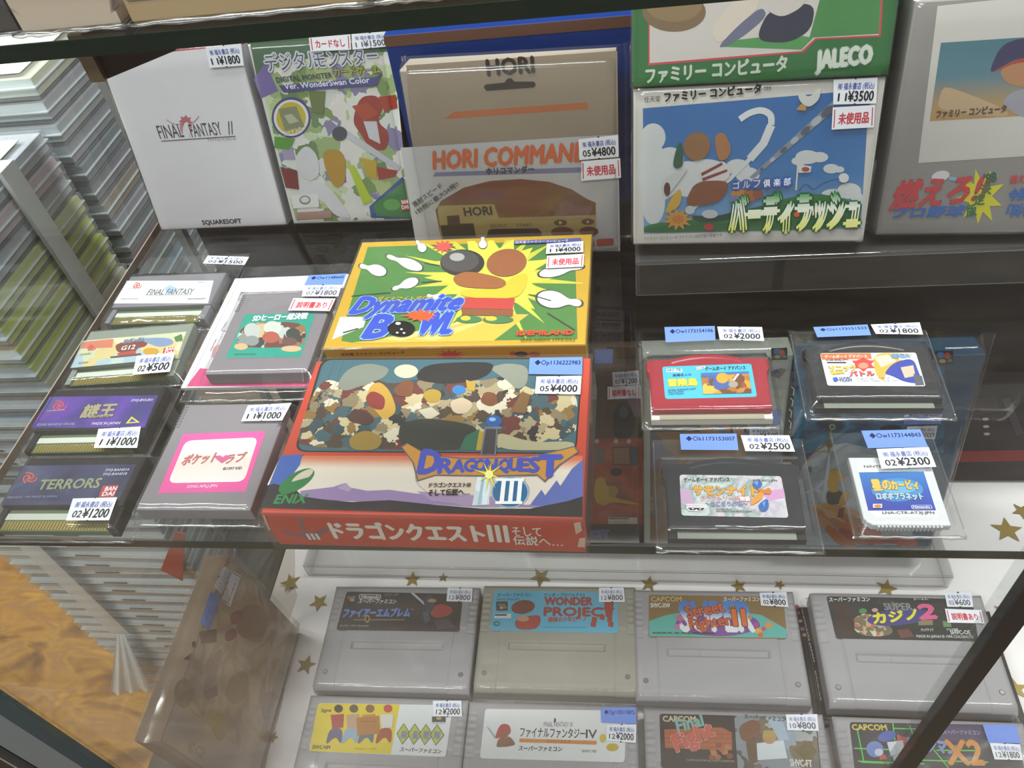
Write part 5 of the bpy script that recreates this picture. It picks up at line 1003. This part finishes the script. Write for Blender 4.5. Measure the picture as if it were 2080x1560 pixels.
for k, (x, y) in enumerate(((515, 1050), (545, 1025), (575, 1060), (540, 1085), (510, 1085), (590, 1035), (560, 1045), (600, 1080), (520, 1065))): S.E(x, y, 17, 14, ['a8643c', '8a4a30', 'b97a4c'][k % 3])
S.b('lettering').T('CAPCOM', 265, 906, 430, 908, 28, 'cfc09a', .05); S.T('Final', 340, 960, 470, 925, 62, '7fb0a8', .06, 'd9a03c', .05, slant=.1).T('Fight', 335, 1060, 525, 975, 90, 'cf5a4a', .06, 'e6ded6', .07, slant=.1); scfont(S, 672, 890, 880, 906, 20, '4a4c50'); S.T('©1990 CAPCOM ALL RIGHTS RESERVED', 385, 1105, 625, 1112, 10, 'a99a8a', .02).T('SHVC-FT', 905, 1130, 1015, 1136, 34, 'e2ddd4', .05)
S.done('label'); sticker(r, 'J', ST + 1, [(882, 870), (1040, 868), (1048, 953), (890, 949)], 'p', '10¥800', wear=1); sleeve(r, 126, 88, 18, 1.5, 1.5, 2, .6, 47, amp=.35, nx=40, ny=30)
r = sfc('grey cartridge with black label crossed by bright green grid lines', 203, yr + .5, .4); S = sfs(r, 'J')
S.b('label').RR([(1202, 908), (2040, 925), (2100, 1240), (1235, 1215)], 2.5, '23202e').P([(1490, 915), (1860, 920), (1880, 1010), (1500, 1000)], '3a2f58')
for a, b_ in (((1225, 1040), (1560, 1052)), ((1245, 1105), (1580, 1118)), ((1420, 912), (1430, 1000)), ((1240, 940), (1275, 1110)), ((1505, 925), (1530, 1000)), ((1620, 1040), (1700, 1138)), ((1420, 940), (1600, 945)), ((1560, 1100), (1900, 1110)), ((1640, 1050), (1840, 1052)), ((1260, 1110), (1400, 1116))): S.Ln([a, b_], .8, '4fd03c')
S.b('artwork').E(1330, 1045, 44, 40, '6f86c8', 20).E(1350, 1060, 22, 18, 'c9d2e6').E(1390, 980, 46, 26, '3a5ab0', -15).P([(1440, 970), (1500, 990), (1510, 1040), (1450, 1050)], 'c24a3c').P([(1390, 1010), (1470, 1000), (1480, 1060), (1410, 1080)], 'd6dae6').P([(1350, 1080), (1380, 1070), (1390, 1095), (1355, 1098)], 'c24a3c').P([(1420, 1080), (1480, 1060), (1500, 1139), (1430, 1139)], 'c9cede')
S.b('lettering').T('CAPCOM', 1218, 948, 1392, 950, 28, 'd6c04a', .06); scfont(S, 1672, 968, 1860, 972, 20, '9a86b8'); S.T('ロックマン', 1490, 1040, 1740, 1070, 62, '7f8fc0', .08, '23203a', .1, slant=.2).T('X2', 1700, 1120, 1880, 1122, 118, 'cf8a3a', .06, '3a2420', .06, slant=.1)
S.done('label'); sticker(r, 'J', ST + 1, [(1872, 922), (2040, 922), (2065, 1015), (1902, 1013)], 'b', ''); sticker(r, 'J', ST + 1, [(1907, 1012), (2060, 1020), (2075, 1100), (1932, 1096)], 'p', '12¥1800', wear=1); sleeve(r, 126, 88, 18, 1.5, 3, 2, .6, 48, amp=.35, nx=40, ny=30)

# ---------------------------------------------------------------- upright boxes behind, seen through the middle shelf
RZ = CZ + 20.2
def back_box(label, x0, x1, y, z0, hgt, t, a, mat):
    r = thing('game_box', label, 'game box', ((x0 + x1) / 2, y + t * math.cos(math.radians(a)), z0), lean(a)); w = x1 - x0
    carton(r, w, 0, hgt, t, mat, 1.0); return r, w
t = 24
r, w = back_box('upright brown and red box below the middle shelf, right of the worn red box', -101, 4, 372, RZ, 190, t, 12, plain('5d4a3a', .4)); S = Surf(r, (0, 0, t), view='F')
S.b('cover_print').P([(-150, 900), (290, 900), (290, 1310), (-150, 1310)], patches(['b0482c', '9a3f2a', 'c0562e', '7a4432'], 16, 'rusty_art', 'NOISE')).P([(120, 470), (290, 480), (292, 800), (250, 880), (120, 900)], '5a4634').P([(40, 1305), (295, 1305), (295, 1392), (40, 1400)], '2a2420')
S.b('artwork').P([(150, 760), (200, 720), (250, 760), (255, 860), (230, 905), (150, 900)], '17232a').E(200, 780, 22, 26, '3d5a60').P([(220, 720), (270, 690), (280, 800), (250, 800)], '7a5a70').P([(145, 940), (270, 940), (270, 1030), (150, 1028)], '4a3020').P([(150, 950), (225, 945), (230, 1022), (155, 1022)], '9a6a44').P([(232, 945), (265, 945), (266, 1020), (235, 1022)], '2f4258').P([(70, 950), (110, 955), (105, 1025), (68, 1022)], '6a6a64')
S.P([(65, 1090), (110, 1080), (120, 1130), (160, 1120), (180, 1150), (150, 1180), (270, 1205), (272, 1215), (140, 1200), (110, 1220), (62, 1200)], 'cfa22c').E(165, 1060, 28, 20, '2c2422').E(150, 1150, 22, 28, 'b98c2a')
for x in (165, 225, 75): S.Bu(x, 915, 14, 14, .6, 7, 'cfc4b4')
S.b('lettering').T('SQUARESOFT', -120, 1368, 130, 1366, 34, '4a58a0', .06, 'b9bcd0', .08).R(128, 1272, 265, 1302, 'c9c4bc').R(132, 1275, 225, 1280, '3a3634').T('スーパーファミコン', 132, 1298, 220, 1298, 10, '5a5652', .02)
S.done('cover_print'); sticker(r, 'F', t + 1, [(62, 486), (150, 482), (150, 550), (65, 552)], 'b', ''); sticker(r, 'F', t + 1, [(147, 592), (272, 582), (275, 650), (150, 656)], 'p', '07¥1200', wear=1); sticker(r, 'F', t + 1, [(125, 660), (280, 652), (280, 713), (125, 719)], 'r', '説明書なし')
sleeve(r, w, 190, t, 1, 1, 3, 1, 51, amp=.4, cy=95)
r, w = back_box('upright pale box below the middle shelf, seen behind the dark red cartridge', 8, 113, 372, RZ, 190, t, 12, plain('c4c8bc', .45)); S = Surf(r, (0, 0, t), view='F')
S.b('cover_print').P([(325, 822), (940, 815), (960, 1392), (325, 1388)], patches(['4a3f58', '7a7a94', 'a8b0c0', '8a6a4a', '3a3a4c', '6a8aa8', 'b08a5c'], 30, 'fantasy_panel'))
S.b('artwork').P([(600, 812), (660, 812), (690, 870), (720, 880), (650, 880)], '6f7fa8').P([(650, 812), (690, 815), (720, 860), (690, 880)], 'c06a2c').P([(700, 812), (775, 812), (775, 870), (700, 880)], '5a3c70').E(740, 850, 42, 34, '3a2420').E(740, 868, 26, 22, 'cfa58a').P([(330, 830), (560, 830), (560, 870), (330, 870)], '1f1c22').P([(335, 1180), (380, 1120), (400, 1300), (360, 1330)], '8a7a6a').P([(335, 1240), (360, 1230), (365, 1260), (340, 1265)], '4a8ab0')
S.b('emblem').P([(892, 478), (968, 475), (970, 532), (896, 535)], '1f1d1e').E(918, 495, 15, 13, '3f7ab8').E(944, 500, 14, 13, 'c8443c').E(922, 518, 14, 8, 'c9b04a').E(955, 518, 10, 8, '4f8a50').P([(890, 600), (935, 570), (965, 580), (930, 620), (895, 610)], '8a8270').P([(888, 590), (920, 575), (935, 590), (905, 605)], '3a4a70'); S.b('lettering').T('スーパーファミコン', 898, 546, 968, 545, 8, '6a6a64')
S.done('cover_print'); sticker(r, 'F', t + 1, [(778, 786), (940, 769), (938, 832), (778, 838)], 'b', ''); sticker(r, 'F', t + 1, [(790, 849), (932, 842), (935, 905), (792, 910)], 'p', '02¥1500', wear=1)
sleeve(r, w, 190, t, 1, 1, 3, 1, 52, amp=.4, cy=95)
r, w = back_box('upright blue box below the middle shelf, seen behind the small white game card', 126, 238, 368, RZ, 190, t, 12, plain('1f4a6a', .4)); S = Surf(r, (0, 0, t), view='O')
S.b('cover_print').P([(215, -330), (1440, -330), (1430, 560), (200, 560)], patches(['1f5a86', '2f74a0', '1a4668', '3f86ac', '17354e'], 20, 'deep_sea_art', 'NOISE')).P([(150, 1000), (290, 640), (420, 500), (640, 480), (1000, 560), (1200, 1310), (130, 1310)], patches(['7fa0c0', 'a9b4bc', '8a98a4', 'c4ccd0', '5f86ac'], 22, 'misty_castle_art', 'NOISE'))
S.b('artwork').Ln([(460, 500), (380, 550), (310, 620), (260, 690), (230, 780)], 1.0, 'a83038')
for i, (x, y, ln, a, c) in enumerate([(430, 1010, 90, 20, 'c99a6a'), (540, 1010, 110, 15, 'b98450'), (640, 1040, 110, 10, 'c48a58'), (440, 1070, 90, 40, 'b07a4c'), (560, 1090, 120, 30, 'c99a6a'), (680, 1100, 110, 20, 'a86a3e'), (470, 1140, 90, 45, 'c08a58'), (600, 1160, 120, 35, 'b5703c'), (720, 1170, 110, 20, 'c4683a'), (540, 1220, 100, 45, 'b9602f'), (680, 1230, 120, 25, 'a84f2a'), (820, 1200, 110, 10, 'b5502c'), (780, 1270, 100, 10, 'a8482a'), (900, 1260, 120, 0, 'b04a2c'), (1040, 1260, 130, 0, '9a3c26'), (1130, 1290, 90, 0, 'b5502c'), (620, 1280, 100, 20, 'b9602f')]): S.E(x, y, ln, 36, c, a)
S.P([(580, 1010), (620, 1000), (610, 1090), (560, 1080)], '7a3a24').P([(470, 870), (560, 850), (640, 900), (600, 970), (480, 985)], '3a3430').P([(490, 700), (560, 690), (625, 740), (615, 790), (570, 790), (560, 840), (580, 870), (500, 885), (480, 800)], 'c99a24').P([(600, 880), (650, 855), (665, 920), (620, 990), (565, 985)], 'c9952a').P([(490, 560), (468, 700), (430, 960), (445, 975), (500, 720), (505, 570)], 'c4ccd2')
S.Ln([(520, 330), (500, 450), (492, 560)], 1.6, '8a8456').E(520, 345, 26, 24, 'a9a070').E(520, 345, 14, 12, '24506e').E(500, 480, 34, 36, '6a6440').Ln([(385, 548), (530, 548)], 1.2, 'b5a04c').E(340, 690, 14, 26, '5a6a74').P([(300, 780), (320, 760), (340, 860), (300, 870)], '7a8a94').E(1000, 360, 90, 30, '1a222c')
for p in ((180, 110), (170, 200), (165, 290), (190, 20)): S.Ln([(p[0], p[1]), (p[0] + 22, p[1] + 20), (p[0] + 14, p[1] + 70)], .8, 'c9d2d6')
S.b('emblem').P([(1350, -268), (1500, -275), (1510, -165), (1355, -160)], '1f1d1e').E(1400, -240, 30, 24, '3f7ab8').E(1455, -235, 26, 24, 'c8443c').E(1415, -190, 28, 16, 'c9b04a').E(1475, -195, 20, 14, '4f8a50')
S.done('cover_print'); sticker(r, 'O', t + 1, [(1112, 225), (1418, 218), (1405, 325), (1100, 328)], 'b', '◆○w1144706402'); sticker(r, 'O', t + 1, [(1130, 345), (1378, 338), (1358, 448), (1120, 440)], 'p', '02¥2000', wear=1)
sleeve(r, w, 190, t, 8, 14, 3, 1, 53, amp=.6, cy=95)
r, w = back_box('dark box with three light dots and red lower stripe, at the far rear right', 262, 420, 452, CZ + 3, 120, 14, 4, plain('221f22', .4)); S = Surf(r, (0, 0, 14), view='O')
S.b('cover_print').P([(1540, 545), (2400, 530), (2400, 620), (1530, 635)], '8a2c2c').E(1768, 285, 26, 12, 'b9b2ae').E(1772, 345, 26, 12, 'b9b2ae').E(1778, 405, 26, 12, 'b9b2ae').P([(1640, 130), (1850, 90), (1880, 220), (1660, 260)], '3a3236').P([(1900, 120), (1960, 110), (2080, 400), (2020, 420)], '4a4248'); S.done('cover_print')
# large sleeved box leaning on the left glass
ux = Vector((-308 + 322, 0, -330 + 204)); L = ux.length; ux.normalize(); uy = Vector((0, 1, 0)); uz = ux.cross(uy)
M0 = Matrix.Translation(W(-322.5, 156, -204)) @ Matrix((ux, uy, uz)).transposed().to_4x4()
r = bpy.data.objects.new('sleeved_box', None); COL.objects.link(r); r.matrix_world = M0; XF[r.name] = M0
meta(r, 'large pale brown box in a glossy bag, leaning against the left glass', 'game box')
D = 136; T = 20
MB().prism([(0, 0), (L, 0), (L, D), (0, D)], 0, T, 1).make('carton', plain('7a6248', .45), r); S = Surf(r, (0, 0, T), view='S')
S.b('cover_print').poly([Vector(p) for p in ((1, 26), (L - 1, 26), (L - 1, D - 1), (1, D - 1))], patches(['c9ad86', 'd6b988', 'b89874', 'dcc6a4', 'ab8b6a', 'd2c0ac'], 22, 'lightened_picture', 'NOISE')).poly([Vector(p) for p in ((1, 1), (L - 1, 1), (L - 1, 26), (1, 26))], 'd6c8be')  # picture inks lightened to make up for the little light on this face
S.b('artwork').P([(930, 500), (1050, 470), (1130, 560), (1100, 680), (960, 720), (900, 640)], 'a8783c').P([(870, 540), (940, 510), (960, 560), (900, 620), (870, 600)], 'a5483c').P([(840, 660), (900, 630), (920, 690), (860, 730), (830, 710)], 'a8503f').P([(760, 800), (830, 760), (760, 1000), (700, 1100), (690, 1060)], 'b59080').P([(690, 1060), (780, 1010), (790, 1080), (720, 1110)], 'a8645a').P([(760, 1210), (830, 1190), (870, 1300), (800, 1400), (740, 1300)], 'c9a42c').P([(860, 960), (980, 900), (1000, 1050), (900, 1160), (830, 1080)], 'a98a50').P([(500, 1000), (580, 960), (640, 1060), (580, 1180), (500, 1130)], 'a3895c').P([(660, 660), (780, 640), (780, 730), (680, 740)], '7a5c4a').P([(1060, 1080), (1150, 1050), (1180, 1120), (1090, 1250)], 'b08478').E(630, 745, 14, 22, '4a3c2c').P([(560, 840), (615, 800), (600, 850)], '4a3c2c')
S.b('lettering').P([(585, 1410), (610, 1400), (625, 1440), (610, 1455), (590, 1440)], 'b98a4c').T('SQ', 590, 1448, 690, 1490, 66, 'a88a5a', .05)
S.done('cover_print')
sticker(r, 'S', T + 1.4, [(828, 228), (884, 252), (812, 412), (762, 362)], 'p', '', wear=1) if 0 else None
sticker(r, 'S', T + 1.4, [(762, 362), (828, 228), (882, 256), (812, 414)], 'p', '07¥1200', wear=1)
sticker(r, 'S', T + 1.5, [(808, 455), (885, 255), (942, 290), (868, 500)], 'r', '説明書あり')
sticker(r, 'S', T + 1.4, [(672, 600), (740, 395), (810, 430), (735, 646)], 'b', '◆○u11')
# bag: film over the face and rounded over the upper edge, corner twisted up
v = []; f = []; prof = [(L + 4, .3), (L + 3, T * .6), (L - 4, T + 1.5), (L * .75, T + 1), (L * .5, T + 1.4), (L * .25, T + 1), (8, T + 1.6), (2, T + 1.8), (-3, T + .5), (-5.5, T - 4), (-6, T * .5), (-5.5, 4), (-3.5, 0.6)]
ny = 22
for j in range(ny + 1):
    y = -3 + (D + 7) * j / ny
    for i, (x, z) in enumerate(prof):
        k = noise.noise(Vector((x * .05, y * .08, 9.1))) * .9; v.append((x + (k if i > 7 else 0), y, max(.3, z + k)))
n = len(prof)
for j in range(ny):
    for i in range(n - 1): f.append((j * n + i, (j + 1) * n + i, (j + 1) * n + i + 1, j * n + i + 1))
build('plastic_sleeve', v, f, clear('bag_film', 'f6f4f2', 1.5, .14, 1.4, .1, 'd9cfc8', bump=.35, bscale=60), r, smooth=True)
m = MB(); m.tube([(2, D - 4, T - 2), (-1, D + 3, T + 1), (-9, D + 4, T + 2), (-14, D + 10, T - 3), (-30, D + 14, T - 8)], [5, 3.2, 2.4, 2.2, 1.2], 10); m.make('twisted_corner', M_ACRYL, r, True)
# small red card behind it
m = MB(); P = [(-392, -255), (-384, -258), (-424, -341), (-437, -321)]
m.add([(x, 344, z) for x, z in P] + [(x, 345.2, z) for x, z in P], [(3, 2, 1, 0), (4, 5, 6, 7), (0, 1, 5, 4), (1, 2, 6, 5), (2, 3, 7, 6), (3, 0, 4, 7)])
o = m.make('red_card', plain('b03a30'), world=True); meta(o, 'narrow red card between the case stack and the leaning bagged box', 'card')

# ---------------------------------------------------------------- goods on the upper shelf, cut by the frame
UZ = 227
for i, (x0, x1, y, d, h, c, c2, lab) in enumerate(((-210, -147, 185, 80, 22, '5d5856', '8a8078', 'dark grey bagged block at the left end of the upper shelf'),
        (-145, -119, 183.5, 70, 26, 'd9c6b4', 'b59a7c', 'small cream bagged box with brown strip, on the upper shelf beside the dark block'),
        (-116, -58, 183.5, 90, 14, 'c9ae88', '8f7c66', 'flat tan bagged box with brown band, middle of the upper shelf'),
        (-56, -28, 183.5, 80, 16, 'd3bf95', 'b59a70', 'narrow cream bagged box on the upper shelf'),
        (-24, 60, 183.5, 90, 16, 'd8cbb0', 'b9a684', 'wide cream bagged box at the right of the upper shelf'))):
    r = thing('bagged_box', lab, 'bagged box', ((x0 + x1) / 2, y + d / 2, UZ)); w = x1 - x0
    MB().box(-w / 2, -d / 2, 0, w / 2, d / 2, h, 1.5).make('carton', plain(c, .5), r)
    MB().box(-w / 2 + 1, -d / 2 - .3, h * .45, w / 2 - 1, -d / 2, h * .75).box(-w / 2 + 3, -d / 2 + d * .35, h, w / 2 - 3, d / 2 - 4, h + .3).make('printed_band', plain(c2, .5), r)
    sleeve(r, w, d, h, 3, 3, 5, 2.4, 60 + i, amp=1.0)
